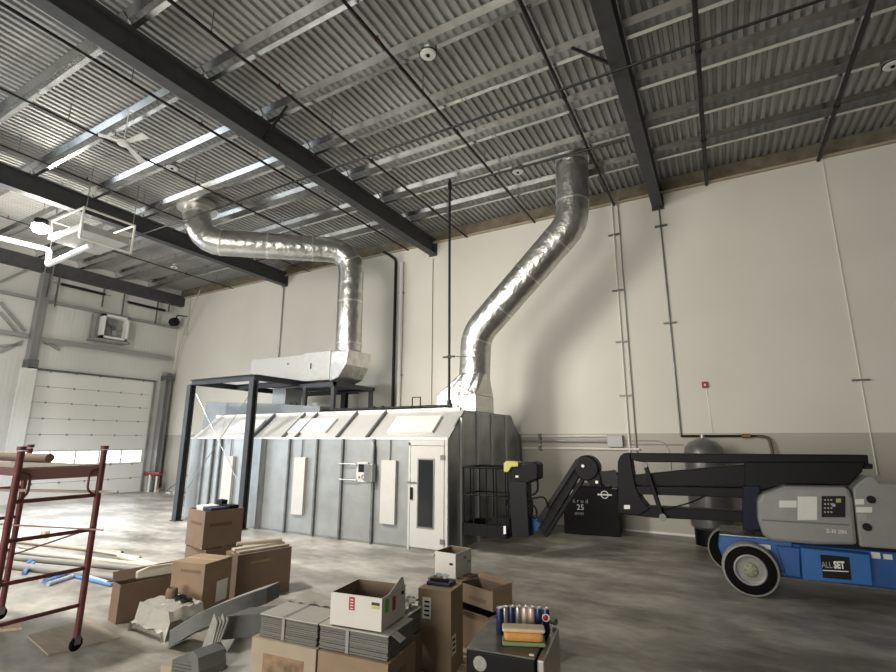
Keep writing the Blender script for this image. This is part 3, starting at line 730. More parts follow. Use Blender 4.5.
part('sign', inkm, sp, lambda b: b.prism([s3, s2, s1, s0], (0, -.006, 0)))
o0 = ony(822, 567.6, 9.288); u_ = (ony(848, 568.6, 9.288)-o0)
text('lettering', 'ALL', greyink, sp, o0, u_, (0, 0, 1), .12, .002, .62)
text('lettering', 'SET', whiteink, sp, o0+u_*.47, u_, (0, 0, 1), .13, .003, .62, .006)
part('underline', whiteink, sp, lambda b: b.bar(ony(822.5, 570.3, 9.288), ony(848.5, 571.6, 9.288), .004, .012))
for (a, q, c_, d_) in [(757, 544, 771, 550), (871, 552, 881, 559), (883, 554, 893, 560)]:
    P0, P1 = ony(a, q, 9.48), ony(c_, d_, 9.48)
    part('decal', sticker, bl, lambda b: b.box(P0.x, P1.x, 9.485, 9.5, P1.z, P0.z))
def wheel(x, y, sgn):
    c = V((x, y, .38)); ax = V((0, -sgn, 0))
    w = part('wheel', rubber, bl, lambda b: b.lathe(c-ax*.1, ax, [(.25, 0), (.355, .0), (.372, .02), (.372, .2), (.345, .222), (.22, .225), (.22, .12), (.01, .12)], 40))
    part('tread', tread, w, lambda b: b.lathe(c-ax*.095, ax, [(.36, 0), (.380, .015), (.382, .19), (.372, .218), (.345, .23), (.35, .19)], 40))
    part('rim', rimm, w, lambda b: b.ring(c+ax*.118, ax, .205, .02, 36, 8).ring(c+ax*.07, ax, .19, .03, 36, 8), label='light grey wheel rim')
    part('hub', hubm, w, lambda b: b.lathe(c-ax*.02, ax, [(.11, 0), (.11, .11), (.09, .14), (.03, .15), (.03, .17), (.005, .172)], 20), label='pale yellowish hub')
    for k in range(6):
        g = 2*pi*k/6; part('lug_nut', ribm, w, lambda b: b.disc(c+ax*.13+V((cos(g), 0, sin(g)))*.07, ax, .012, .03, 6))
wheel(.17, 9.32, 1); wheel(-.06, 10.78, -1); wheel(2.55, 9.32, 1); wheel(2.55, 10.78, -1)
# turret covers
c1 = part('engine_cover', greycov, bl, lambda b: pp(b, [(757.5, 502), (761, 494.5), (785, 486), (845, 487), (850, 489), (853.5, 500), (858, 545.5), (815, 545), (772, 541.5), (763, 536), (758, 520)], 9.45, 1.15), .05)
part('groove', mat('groove_grey', (.12, .12, .11), .5), c1, lambda b: b.bar(ony(762, 520, 9.447), ony(849, 525, 9.447), .01, .022))
c2 = part('engine_cover', greycov, bl, lambda b: pp(b, [(853, 489), (857, 484), (866, 477.5), (872, 476), (876, 478), (880, 483), (925, 486), (930, 552), (860, 547)], 9.45, 1.15), .05)
def dec(name, m, x0, y0, x1, y1, par, y=9.447, d=.008, lab=None):
    P0, P1 = ony(x0, y0, y), ony(x1, y1, y); P2, P3 = ony(x1, y0, y), ony(x0, y1, y)
    return part(name, m, par, lambda b: b.prism([P0, P2, P1, P3], (0, -d, 0)), 0, lab)
dec('sticker', sticker, 779, 500.5, 796.5, 507.5, c1); dec('sticker', sticker, 797.5, 496.5, 817, 520, c1)
cp = dec('control_panel', blackp, 821.5, 496, 845, 517, c1, d=.02, lab='black ground control panel')
dec('sticker', mat('yellow_mark', (.35, .33, .15), .6), 836, 498.5, 841, 502.5, cp, 9.424, .004)
for i in range(3):
    for j in range(4):
        P_ = ony(825+i*3.2, 500+j*4, 9.42); part('button', greyink, cp, lambda b: b.disc(P_, (0, 1, 0), .012, .012, 8))
P_ = ony(833.5, 505, 9.42); part('key_switch', greyink, cp, lambda b: b.disc(P_, (0, 1, 0), .025, .02, 10))
q = ony(826.5, 532.5, 9.44); text('lettering', 'Z-30 20N', sticker, c1, q, (1, 0, .0), (0, 0, 1), .075, .003, .8, .002)
for (x, y) in [(772, 502), (771, 519), (773, 527)]: pass
dec('sticker', sticker, 855, 499, 864, 504.5, c2); dec('sticker', sticker, 856, 507, 872, 512.5, c2); dec('sticker', stickg, 857, 513.5, 866, 520.5, c2)
for (x, y) in [(871, 499.5), (867, 527)]:
    P_ = ony(x, y, 9.45); part('hole_plug', blackp, c2, lambda b: b.disc(P_, (0, 1, 0), .055, .04, 16))
part('turntable', black, bl, lambda b: b.box(.3, 2.6, 9.55, 10.5, .76, .90).disc((1.3, 10.05, .78), (0, 0, 1), .5, .12, 28))
part('turret_post', mat('navy_black', (.004, .007, .02), .5, spec=.2), bl, lambda b: pp(b, [(743, 486), (760, 486), (760, 532), (743, 530)], 9.7, .6), .01)
yb = 9.85
part('upper_boom', black, bl, lambda b: pp(b, [(620, 457), (624, 453), (868, 455), (869, 465), (745, 463.5), (640, 462)], yb, .3), .015)
part('boom_pivot', black, bl, lambda b: pp(b, [(745, 462), (866, 462), (862, 472), (848, 485), (790, 484), (757, 491), (745, 491)], yb-.1, .5), .015)
part('boom_stub', blackp, bl, lambda b: pp(b, [(864, 463), (873, 464), (873, 469), (864, 469)], yb+.02, .15), .01)
part('riser_boom', black, bl, lambda b: pp(b, [(634, 475), (700, 468.5), (765, 463.5), (765, 487), (634, 485)], yb+.02, .24), .01)
part('riser_boom', black, bl, lambda b: pp(b, [(630, 486), (690, 487), (750, 488), (750, 498), (640, 494.5)], yb, .28), .01)
part('lower_boom', black, bl, lambda b: pp(b, [(620, 504), (642, 506), (750, 512), (750, 522.5), (690, 519.5), (655, 518), (620, 514)], yb, .28), .01)
part('boom_link', black, bl, lambda b: pp(b, [(617.5, 462), (620, 456), (624, 453), (630, 453.5), (633, 474), (636, 488), (642, 500), (650, 509), (638, 516), (618, 513)], yb-.03, .34), .015)
part('strut', black, bl, lambda b: b.bar(ony(645, 464, yb-.06), ony(663, 518, yb-.06), .07, .11), .01)
part('pin', ribm, bl, lambda b: b.disc(ony(645, 465, yb-.1), (0, 1, 0), .05, .1, 12).disc(ony(663, 517, yb-.1), (0, 1, 0), .06, .1, 12))
dec('reflector', whiteink, 624, 505, 630, 509, bl, yb-.035, .004)
part('hose', blackp, bl, lambda b: b.tube(fillet([ony(664, 510, yb-.1), ony(690, 503, yb-.1), ony(705, 496, yb-.1)], .5), .014, 6))
# jib and knuckle
part('jib', black, bl, lambda b: b.bar(ony(583, 462, 9.9), ony(542, 531, 9.9), .11, .17).bar(ony(591, 467, 9.9), ony(546, 536, 9.9), .11, .07), .01)
part('jib_cover', blackp, bl, lambda b: b.bar(ony(578, 460, 9.8), ony(538, 522, 9.8), .04, .08))
part('knuckle', black, bl, lambda b: b.lathe(ony(586, 468, 9.78), (0, 1, 0), [(.22, 0), (.24, .02), (.24, .28), (.22, .3)], 28).prism(*poly([(579, 468), (594, 462), (600, 476), (602, 488), (590, 486)], 9.8, .26)), .01)
part('cylinder', blackp, bl, lambda b: b.tube([ony(596, 476, 9.95), ony(619, 478, 9.95)], .1, 14).prism(*poly([(598, 472), (612, 470.5), (619, 476), (619, 485), (600, 484)], 9.85, .25)))
part('hose', blackp, bl, lambda b: b.tube(fillet([ony(594, 486, 9.8), ony(604, 490, 9.75), ony(612, 486, 9.8)], .1), .02, 6))
part('fitting', conduit, bl, lambda b: b.disc(ony(597, 482, 9.76), (0, 1, 0), .03, .05, 8).disc(ony(583, 466, 9.76), (0, 1, 0), .03, .04, 8))
part('mount', blue, bl, lambda b: pp(b, [(528, 519), (534, 515), (542, 521), (541, 530), (530, 533)], 9.86, .2), .01, 'blue basket mount')
# basket
bk = part('basket', black, bl, lambda b: (
    b.box(-4.98, -3.98, 9.62, 10.42, .36, .40).box(-4.98, -4.0, 9.62, 9.64, .40, .60).box(-4.98, -4.0, 10.40, 10.42, .40, .60).box(-4.98, -4.96, 9.62, 10.42, .40, .60)), label='black tray floor of the basket')
rl = [(-4.98, 9.64), (-4.6, 9.62), (-4.02, 9.66), (-3.98, 10.4), (-4.96, 10.42)]
for z, r in ((1.73, .022), (1.17, .016)):
    part('rail', black, bk, lambda b: b.tube(fillet([(x, y, z) for x, y in rl]+[(rl[0][0], rl[0][1], z)], .08), r, 8))
for x, y in [(-4.96, 9.64), (-4.72, 9.63), (-4.42, 9.63), (-4.20, 9.64), (-4.0, 9.66), (-4.94, 10.4), (-4.6, 10.4), (-4.25, 10.4), (-4.0, 10.4), (-4.97, 10.0)]:
    part('post', black, bk, lambda b: b.tube([(x, y, .38), (x, y, 1.73)], .017, 8))
part('floor_mat', blackp, bk, lambda b: b.prism([(-4.7, 9.8, .4), (-4.0, 9.8, .4), (-4.0, 9.8, .72), (-4.3, 9.8, .74), (-4.5, 9.8, .6)], (0, .4, 0)))
dec('reflector', whiteink, 503.5, 526, 506, 534, bk, 9.61, .004)
part('control_column', blackp, bl, lambda b: pp(b, [(509, 482), (526, 480), (529, 537), (512, 537)], 9.62, .3), .01)
part('control_box', black, bl, lambda b: pp(b, [(508, 466), (534, 461.5), (538, 464), (538, 479), (526, 484), (510, 483)], 9.62, .35), .03)
part('cover', yellow, bl, lambda b: pp(b, [(503.5, 463), (507, 461), (518, 462), (518, 466.5), (511, 467), (508, 472), (503.5, 472)], 9.56, .25), .012, 'yellow control cover')
part('guard_loop', black, bl, lambda b: b.tube(fillet([ony(524, 463, 9.7), ony(537, 463, 9.7), ony(538, 494, 9.7), ony(524, 496, 9.7)], .15), .022, 8))
for (a, c_, d_) in [((526, 500), (545, 496), (548, 508)), ((524, 505), (536, 505), (537, 518)), ((516, 490), (530, 515), (536, 519)), ((512, 510), (506, 503), (510, 496)), ((524, 489), (533, 500), (532, 516))]:
    part('hose', blackp, bl, lambda b: b.tube(fillet([ony(*a, 9.66), ony(*c_, 9.66), ony(*d_, 9.72)], .25), .018, 6))
dec('sticker', sticker, 515.5, 475.5, 518.5, 477.5, bl, 9.615, .004)

# black crate with lettering
N0 = onz(621, 537.5); A0 = onz(564.5, 533.5); uu = (A0-N0).normalized(); vv = V((-uu.y, uu.x, 0)); vv = vv if vv.y > 0 else -vv
LW = (A0-N0).length
t = thing('equipment_case', N0+uu*LW/2+vv*.42, 'black equipment cabinet marked krud 25 standing behind the jib of the lift', 'cabinet')
part('body', black, t, lambda b: b.obox(N0, uu*LW, vv*.86, (0, 0, 1.14)), .02)
part('top', blackp, t, lambda b: b.obox(N0-vv*.01+V((0, 0, 1.15)), uu*(LW*.98), vv*.86, (0, 0, .03)), .01)
part('feet', galvd, t, lambda b: b.obox(N0+uu*.01+vv*.02+V((0, 0, -.0)), uu*.05, vv*.8, (0, 0, .03)))
part('name_plate', greyink, t, lambda b: b.obox(N0-vv*.004+uu*(LW-.3)+V((0, 0, .95)), uu*.2, vv*-.004, (0, 0, .12)))
part('edge_strip', ribm, t, lambda b: b.obox(N0-vv*.003+uu*.14+V((0, 0, 1.13)), uu*-.12, vv*-.004, (0, 0, .02)))
e = -uu
for s_, sz, dx, z, m in [('k r u d', .14, .24, .76, greyink), ('25', .19, .33, .59, whiteink), ('SERIES', .085, .27, .47, greyink)]:
    text('lettering', s_, m, t, N0+uu*LW+e*dx-vv*.003+V((0, 0, z)), e, (0, 0, 1), sz, .003)
lg = N0+uu*.32-vv*.006+V((0, 0, .98))
part('emblem', whiteink, t, lambda b: b.ring(lg, vv, .085, .010, 28, 6, .3).obox(lg+uu*.17-V((0, 0, .018)), -uu*.34, -vv*.005, (0, 0, .036)))

# ------------------------------------------------------------------ cartons
def frame_of(N, ang):
    u = V((cos(radians(ang)), sin(radians(ang)), 0)); v = V((-u.y, u.x, 0))
    if v.y < 0: v = -v
    return V((N[0], N[1], 0)), u, v
def carton(label, N, ang, L1, L2, z0, z1, m=card, name='cardboard_box', group=None, closed=True, th=.008, cat='box', flaps=(), inner=cardin):
    """N near corner, u to the left along the front, v away from the camera"""
    n, u, v = frame_of(N, ang)
    t = thing(name, n+u*L1/2+v*L2/2+V((0, 0, z0)), label, cat, group); Z = V((0, 0, z1-z0)); B = n+V((0, 0, z0))
    if closed:
        body = part('body', m, t, lambda b: b.obox(B, u*L1, v*L2, Z), .004)
        part('flap', m, t, lambda b: b.obox(B+Z, u*L1, v*(L2/2-.004), (0, 0, .006)))
        part('flap', m, t, lambda b: b.obox(B+Z+v*(L2/2+.004), u*L1, v*(L2/2-.004), (0, 0, .006)))
        part('tape', tapem, t, lambda b: b.obox(B+Z+v*(L2/2-.03)+V((0, 0, .006)), u*L1, v*.06, (0, 0, .0015)))
    else:
        body = part('body', m, t, lambda b: b.obox(B, u*L1, v*th, Z).obox(B+v*(L2-th), u*L1, v*th, Z).obox(B+v*th, u*th, v*(L2-2*th), Z).obox(B+v*th+u*(L1-th), u*th, v*(L2-2*th), Z))
        part('lining', inner, t, lambda b: b.obox(B+u*th+v*th, u*(L1-2*th), v*(L2-2*th), (0, 0, .01)).obox(B+u*th+v*th, u*(L1-2*th), v*.002, Z*.995).obox(B+u*th+v*(L2-th-.002), u*(L1-2*th), v*.002, Z*.995)
             .obox(B+u*th+v*th, u*.002, v*(L2-2*th), Z*.995).obox(B+u*(L1-th-.002)+v*th, u*.002, v*(L2-2*th), Z*.995))
    T = B+Z
    for side, ln, tilt in flaps:       # side f/b/l/r, length, outward tilt in degrees from vertical
        c_, s_ = cos(radians(tilt)), sin(radians(tilt))
        o, a, w = {'f': (T, u*L1, -v), 'b': (T+v*L2, u*L1, v), 'r': (T, v*L2, -u), 'l': (T+u*L1, v*L2, u)}[side]
        part('flap', m, t, lambda b: b.obox(o, a, (V((0, 0, 1))*c_+w*s_)*ln, (w*c_-V((0, 0, 1))*s_)*.005))
    return t, n, u, v
def face(t, name, m, o, a, h, nrm_, d=.0025, lab=None):
    return part(name, m, t, lambda b: b.obox(o, a, h, nrm_*d), 0, lab)
Zv = V((0, 0, 1))

# left group
t, n, u, v = carton('brown carton with a white label at its right side, left of the long dark-brown carton', (-6.13, 4.47), 191, .55, .50, 0, .68)
face(t, 'label', paper, n+v*.24+Zv*.16-u*.0, v*.20, Zv*.26, -u)
face(t, 'print', cardd, n+u*.06+Zv*.57, u*.34, Zv*.035, -v)
part('open_flap', cardl, t, lambda b: b.obox(n+v*.2+Zv*.69, v*.28, (-u*.16+Zv*.05), -Zv*.006))
PB, QB = onz(292, 547, .64), onz(238, 556, .64); aB = math.degrees(math.atan2((QB-PB).y, (QB-PB).x))
t, n, u, v = carton('long dark-brown carton under pale cardboard strips', (PB.x, PB.y), aB, (QB-PB).xy.length, .42, 0, .64, m=cardd)
N_b = n
face(t, 'print', card, n+u*.35+Zv*.50, u*.3, Zv*.03, -v)
for i, (zz, m_, lab) in enumerate([(.655, tubecard, 'lower pale cardboard strip on the long dark-brown carton'), (.685, tubepale, 'upper pale cardboard strip on the long dark-brown carton')]):
    LB = (QB-PB).xy.length
    single('cardboard_strip', m_, lab, 'cardboard', lambda b: b.obox(n+v*(.05+.1*i)+u*(.02+i*.03)+Zv*zz, u*(LB-.06), v*.11, Zv*.025+v*.0))
single('card_tube', tubecard, 'thin cardboard tube lying on top of the strips beside the upper carton', 'tube', lambda b: b.tube([n+u*.1+v*.15+Zv*.745, n+u*.75+v*.32+Zv*.745], .028, 12))
tD, n, u, v = carton('brown carton beneath the upper carton, half hidden behind the labelled one', (-7.16, 5.20), 172, .64, .62, 0, .615, m=cardd)
tC, n, u, v = carton('upper brown carton with tapered open top holding dark boxes', (-7.20, 5.16), 168, .64, .62, .632, 1.19, m=cardd, closed=False)
face(tC, 'print', mat('print_brown', (.13, .07, .045), .8), n+u*.1+Zv*.97, u*.4, Zv*.045, -v)
face(tC, 'print', mat('print_brown', (.13, .07, .045), .8), n+v*.08+Zv*.95, v*.36, Zv*.05, -u)
itm = [(.30, .08, .24, .26, 1.235, cwhite, 'flat white and blue pack', 'package'), (.04, .10, .22, .26, 1.225, mat('navy', (.02, .025, .07), .5), 'navy flat pack', 'package'), (.34, .40, .20, .10, 1.30, inkm, 'dark book-like case', 'case'),
       (.06, .40, .24, .16, 1.24, blackp, 'black flat case', 'case')]
for a, c_, l1, l2, zt_, m_, lab, ct in itm:
    t = thing(ct, n+u*a+v*c_+Zv*.9, lab+' sticking out of the upper brown carton', ct)
    part('body', m_, t, lambda b: b.obox(n+u*a+v*c_+Zv*.75, u*l1, v*l2, Zv*(zt_-.75)), .006)
    part('lid_edge', paper if m_ is cwhite else inkm, t, lambda b: b.obox(n+u*(a-.002)+v*(c_-.002)+Zv*(zt_-.03), u*(l1+.004), v*(l2+.004), Zv*.008))

# low open carton at left with plank
t, n, u, v = carton('low open brown carton at left, in front of the pale tubes', (-6.96, 3.88), 171, .26, .85, 0, .46, closed=False, flaps=(('l', .12, 20),), m=cardd)
single('foam_plank', tubepale, 'long cream plank with rounded end lying across the low open carton', 'plank',
       lambda b: b.prism([n+u*.1+v*.22+Zv*.47, n+u*.12+v*.22+Zv*.56, n+u*.02+v*.34+Zv*.62, n-u*.12+v*.80+Zv*.63, n-u*.12+v*.80+Zv*.50], u*.05), bevel=.015)
# plastic wrapped stack
w0 = V((-5.95, 3.90, 0)); random.seed(5)
t = thing('wrapped_stack', w0+V((-.25, .3, 0)), 'low stack of boards wrapped in torn clear plastic in front of the labelled carton', 'stack')
w1, wu, wv = frame_of(w0, 178)
part('boards', mat('boards', (.32, .30, .26), .8, var=.1), t, lambda b: b.obox(w1, wu*.62, wv*.38, Zv*.26), .01)
def sheet(b, o, a, c, nx, ny, amp, thk=.004, zf=None):
    vs = []; 
    for i in range(nx+1):
        for j in range(ny+1):
            p = V(o)+V(a)*i/nx+V(c)*j/ny; p = p+Zv*(amp*random.random()+(zf(i/nx, j/ny) if zf else 0)); vs.append(p)
    fs = [(i*(ny+1)+j, (i+1)*(ny+1)+j, (i+1)*(ny+1)+j+1, i*(ny+1)+j+1) for i in range(nx) for j in range(ny)]
    k = len(vs); vs2 = [p-Zv*thk for p in vs]; fs2 = [tuple(k+i for i in reversed(f)) for f in fs]
    b.add(vs+vs2, fs+fs2); b.smooth = True
part('plastic_wrap', film, t, lambda b: sheet(b, w1-wu*.06-wv*.08, wu*.74, wv*.52, 14, 12, .035, .004, lambda i, j: .285-(.20 if j < .09 else 0)-(.16 if i > .93 else 0)-(.12 if i < .06 else 0)))
for i, (dx, dy) in enumerate([(.45, .30), (.30, .33), (.12, .30)]):
    single('tape_roll', blackp if i else cardd, ['dark tape roll standing upright, topmost beside the labelled carton', 'black ring lying on the plastic-wrapped stack, middle one', 'black ring lying on the plastic-wrapped stack nearest the carton'][i], 'roll',
           lambda b: b.ring(w1+wu*dx+wv*dy+Zv*(.36 if i == 0 else .335), (0, 0, 1), .05, .022, 24, 8, 3.2 if i == 0 else .8))

# grey foam strip: bent board seen from its long edge
def foam_strip(label, pts, wdir, w, th, mt=foam, topm=None, name='foam_strip', cat='foam'):
    t = thing(name, pts[0], label, cat)
    P_ = fillet(pts, .25, 6); wd = V(wdir)
    def f(b, dz0, dz1):
        vs = []; k = len(P_)
        for p in P_:
            q = V(p); vs += [q+Zv*dz0, q+wd*w+Zv*dz0, q+wd*w+Zv*dz1, q+Zv*dz1]
        fs = []
        for i in range(k-1):
            for j in range(4): fs.append((4*i+j, 4*i+(j+1) % 4, 4*(i+1)+(j+1) % 4, 4*(i+1)+j))
        fs += [(3, 2, 1, 0), (4*k-4, 4*k-3, 4*k-2, 4*k-1)]
        b.add(vs, fs)
    part('foam', mt, t, lambda b: f(b, 0, th)); part('top_skin', topm or foamt, t, lambda b: f(b, th, th+.006), label='pale top face')
    return t
fz_ = lambda px, py, z: onz(px, py, z)
foam_strip('long bent grey foam strip arching over the bundles in front of the cartons', [onz(168, 648, .005), onz(196, 631, .26), onz(222, 620, .36), onz(246, 611, .42), onz(266, 604, .44)], (-.25, .97, 0), .26, .17)
foam_strip('dark grey foam block below the arching strip, beside the fanned sheets', [onz(222, 640, .40), onz(262, 636, .40)], (0, 1, 0), .3, .20, topm=foam)
t, n, u, v = carton('kraft carton cut by the picture bottom at left of the dark foam roll', (onz(186, 672, .22).x, onz(186, 672, .22).y), 185, .34, .3, 0, .22, m=cardl)
for (px, py, z, lab, sx, sy, sz) in [(172, 664, .28, 'small dark foam bundle left of the round foam roll', .26, .34, .14)]:
    c = onz(px, py, z); single('foam_bundle', foam, lab.capitalize(), 'foam', lambda b: [b.obox((c.x, c.y, z-.1+i*sz/5), (sx, .05, 0), (-.03, sy, 0), (0, 0, sz/5-.004)) for i in range(5)])
c = onz(193, 666, .30)
t = thing('foam_roll', c, 'dark grey many-sided foam roll at the picture bottom', 'foam')
part('roll', foam, t, lambda b: b.tube([c+V((.0, 0, 0)), c+V((.05, .24, .01))], .125, 7), smooth=False)
part('base', foam, t, lambda b: b.box(c.x-.06, c.x+.05, c.y+.02, c.y+.2, 0, c.z-.1))
t = thing('sheet_fan', c+V((.12, .1, .1)), 'fanned upright grey sheets with jagged pale tips above the foam roll', 'sheets')
for k in range(4):
    a = onz(201+k*1.6, 650, .36)
    part('sheet', foamt, t, lambda b: b.prism([a, a+V((.11, .02, -.02)), a+V((.13, .05+.02*k, .24)), a+V((.07+.015*k, .05+.02*k, .31-.03*(k % 2)))], (0.002, .012, 0)))
a0, a1 = onz(221, 637, .42), onz(256, 640, .42)
t = single('grey_panel', mat('panel_grey', (.36, .35, .325), .8), 'flat grey-brown board leaning at the bottom, between foam roll and stacked sheets', 'board',
           lambda b: b.prism([onz(220, 690, .10), onz(256, 690, .10), onz(257, 638, .38), onz(223, 637, .38)], (.005, .02, .0)))

# bundles of folded boxes on cartons
SZ0, SZ1 = .585, .758
n0 = V((-2.50, 3.53)); ang = 186; _, U, VV = frame_of(n0, ang)
def bundle(label, off, L, D, z0, z1, voff=0, par=None):
    o = V((n0.x, n0.y, 0))+U*off+VV*voff
    t = thing('flat_box_bundle', o+U*L/2+VV*D/2+Zv*z0, label, 'bundle', 'strapped bundles of folded flat boxes')
    k = 11; hgt = (z1-z0)/k
    part('sheets', mat('flat_sheets', (.17, .165, .15), .85, 0, var=.3, scale=3, stretch=(1, 1, 60)), t,
         lambda b: [b.obox(o+U*random.uniform(-.004, .004)+VV*random.uniform(-.006, .006)+Zv*(z0+i*hgt), U*L, VV*D, Zv*hgt*.86) for i in range(k)])
    part('top_sheet', mat('top_sheet', (.50, .48, .43), .8, var=.06), t, lambda b: b.obox(o-U*.01-VV*.012+Zv*z1, U*(L+.015), VV*(D+.02), Zv*.008))
    part('strap', mat('strap', (.30, .29, .27), .5), t, lambda b: b.obox(o+U*(L*.55)-VV*.013+Zv*z0, U*.03, VV*.004, Zv*(z1-z0+.008)).obox(o+U*(L*.55)-VV*.013+Zv*(z1+.008), U*.03, VV*(D+.02), Zv*.003))
    return t
bundle('strapped bundle of folded grey boxes under the white open carton', 0, .66, .42, SZ0, SZ1)
bundle('strapped bundle of folded grey boxes left of the white open carton', .69, .62, .42, SZ0, SZ1)
bundle('strapped bundle of folded boxes behind and right of the white open carton', n0.x*0+.10, .5, .32, SZ0-.03, SZ1-.02, .47)
def kcarton(label, off, L, D, voff, z1, z0=0, m=None):
    t, n, u, v = carton(label, (n0.x+U.x*off+VV.x*voff, n0.y+U.y*off+VV.y*voff), ang, L, D, z0, z1, m=m or cardl, closed=True)
    return t, n, u, v
t, n, u, v = kcarton('pale kraft carton with brown printed panel under the left bundle', .66, .70, .48, -.04, SZ0-.012)
face(t, 'print_panel', mat('printed_brown', (.25, .16, .10), .7, var=.5, scale=9), n+u*.12+Zv*.2, u*.44, Zv*.27, -v)
t, n, u, v = kcarton('kraft carton under the bundle that carries the white open carton', -.03, .67, .48, -.04, SZ0-.012, m=card)
face(t, 'print', cardin, n+v*.1+Zv*.42, v*.2, Zv*.06, -u)
t, n, u, v = kcarton('kraft carton under the rear bundle with torn brown paper side', -.05+.13, .55, .34, .46, SZ0-.045, m=cardd)
# loose paper on the bundles
random.seed(11)
single('packing_sheet', mat('packing_sheet', (.46, .44, .39), .85), 'rumpled pale packing sheet lying behind the left bundle', 'paper',
       lambda b: sheet(b, V((n0.x, n0.y, SZ1))+U*.62+VV*.34, U*.70, VV*.34, 12, 8, .03, .004))
single('plastic_sheet', film, 'crumpled clear plastic sheet right of the white open carton', 'plastic', lambda b: sheet(b, V((n0.x, n0.y, SZ1+.01))+U*.14+VV*.50, U*.30, VV*.36, 10, 10, .05))
single('loose_flap', mat('top_sheet', (.5, .5, .43)), 'small loose pale sheet poking out at the near corner of the bundle', 'paper',
       lambda b: sheet(b, V((n0.x, n0.y, SZ1+.012))-U*.10+VV*.02, U*.17, VV*.1, 5, 2, .008, .004, lambda i, j: -.05*(1-i)**2))
# white open carton
t, n, u, v = carton('white open carton with red and green printing on top of the bundles', (-2.57, 3.53), 188, .49, .44, SZ1+.022, SZ1+.27, m=cwhite, closed=False, name='open_carton')
z_ = SZ1+.022
part('raised_flap', cwhite, t, lambda b: b.prism([n+v*.12+Zv*(z_+.246), n+v*.42+Zv*(z_+.246), n+v*.43+u*.02+Zv*(z_+.31), n+v*.38+u*.02+Zv*(z_+.315)], u*.005))
face(t, 'red_print', redp, n+u*.255+Zv*(z_+.13), u*.055, Zv*.10, -v, lab='red upright print'); 
face(t, 'mark_print', mat('dark_olive', (.05, .045, .02), .7), n+u*.02+Zv*(z_+.19), u*.075, Zv*.022, -v)
face(t, 'mark_print', yellp, n+u*.02+Zv*(z_+.165), u*.075, Zv*.02, -v)
face(t, 'green_print', greenp, n+v*.06+Zv*(z_+.12), v*.06, Zv*.10, -u, lab='bright green arrow print')
face(t, 'red_print', redp, n+v*.19+Zv*(z_+.10), v*.055, Zv*.11, -u)
face(t, 'mark_print', inkm, n+v*.36+Zv*(z_+.18), v*.045, Zv*.03, -u)
for i in range(4): face(t, 'fine_print', cwhite, n+u*(.268)+Zv*(z_+.14+i*.022), u*.028, Zv*.008, -v, .004)

# tall carton group on the pallet
pal = thing('wooden_pallet', (-2.4, 4.9, 0), 'pale wooden pallet under the tall labelled carton', 'pallet')
part('deck_board', woodp, pal, lambda b: [b.box(-3.05, -1.85, 4.42+i*.2, 4.55+i*.2, .115, .135) for i in range(7)])
part('stringer', woodp, pal, lambda b: [b.box(x, x+.04, 4.42, 5.75, .0, .113) for x in (-3.05, -2.46, -1.89)])
t, n, u, v = carton('tall brown carton with two white labels, right of the white open carton', (-2.44, 4.47), 187, .35, .33, .137, .86, name='tall_carton')
f1 = face(t, 'label', paper, n+u*.21+Zv*.60, u*.09, Zv*.19, -v)
for i in range(4): face(t, 'label_print', inkm, n+u*.225+Zv*(.625+i*.04), u*.055, Zv*.016, -v, .004)
face(t, 'label', paper, n+v*.02+Zv*.30, v*.11, Zv*.17, -u)
for i in range(3): face(t, 'label_print', inkm, n+v*.035+Zv*(.33+i*.045), v*.07, Zv*.02, -u, .004)
wp = thing('wrapped_bundle', n+u*.2+v*.15+Zv*.868, 'clear plastic bundle with dark blue contents on top of the tall carton', 'package')
part('contents', mat('navy', (.02, .025, .07), .5), wp, lambda b: b.obox(n+u*.06+v*.12+Zv*.868, u*.26, v*.17, Zv*.035), .012)
part('contents', blackp, wp, lambda b: b.obox(n+u*.1+v*.16+Zv*.903, u*.2, v*.05, Zv*.02), .008)
random.seed(3)
part('wrap', mat('clear_wrap', (.50, .53, .56), .15, .2, bump=.8, bscale=20), wp, lambda b: sheet(b, n+u*.12+v*.17+Zv*.93, u*.14, v*.09, 6, 5, .03))
# support carton + small white carton
t, n, u, v = carton('brown carton supporting the small white carton', (-2.98, 5.62), 176, .44, .50, 0, .60, m=cardd)
t, n, u, v = carton('small white open carton on a brown carton behind the tall one', (-3.08, 5.76), 177, .31, .40, .61, .90, m=cwhite, closed=False, name='open_carton', flaps=(('l', .10, 155),))
face(t, 'mark_print', inkm, n+u*.04+Zv*.76, u*.05, Zv*.025, -v)
face(t, 'mark_print', stickg, n+v*.2+Zv*.80, v*.06, Zv*.04, -u); face(t, 'mark_print', stickg, n+v*.3+Zv*.74, v*.06, Zv*.03, -u)
# open shallow tray carton and carton beneath it
t, n, u, v = carton('brown carton with pale raised flap below the shallow open carton', (-2.30, 5.03), 165, .55, .50, .137, .50, m=card, closed=False, flaps=(('f', .05, 60),))
t, n, u, v = carton('shallow open brown carton with folded lid beside the mini fridge', (-2.33, 5.20), 161, .52, .32, .505, .70, m=card, closed=False, flaps=(('b', .06, 0), ('r', .04, -20)), name='open_carton')
face(t, 'print', cardin, n+u*.1+Zv*.56, u*.26, Zv*.04, -v)

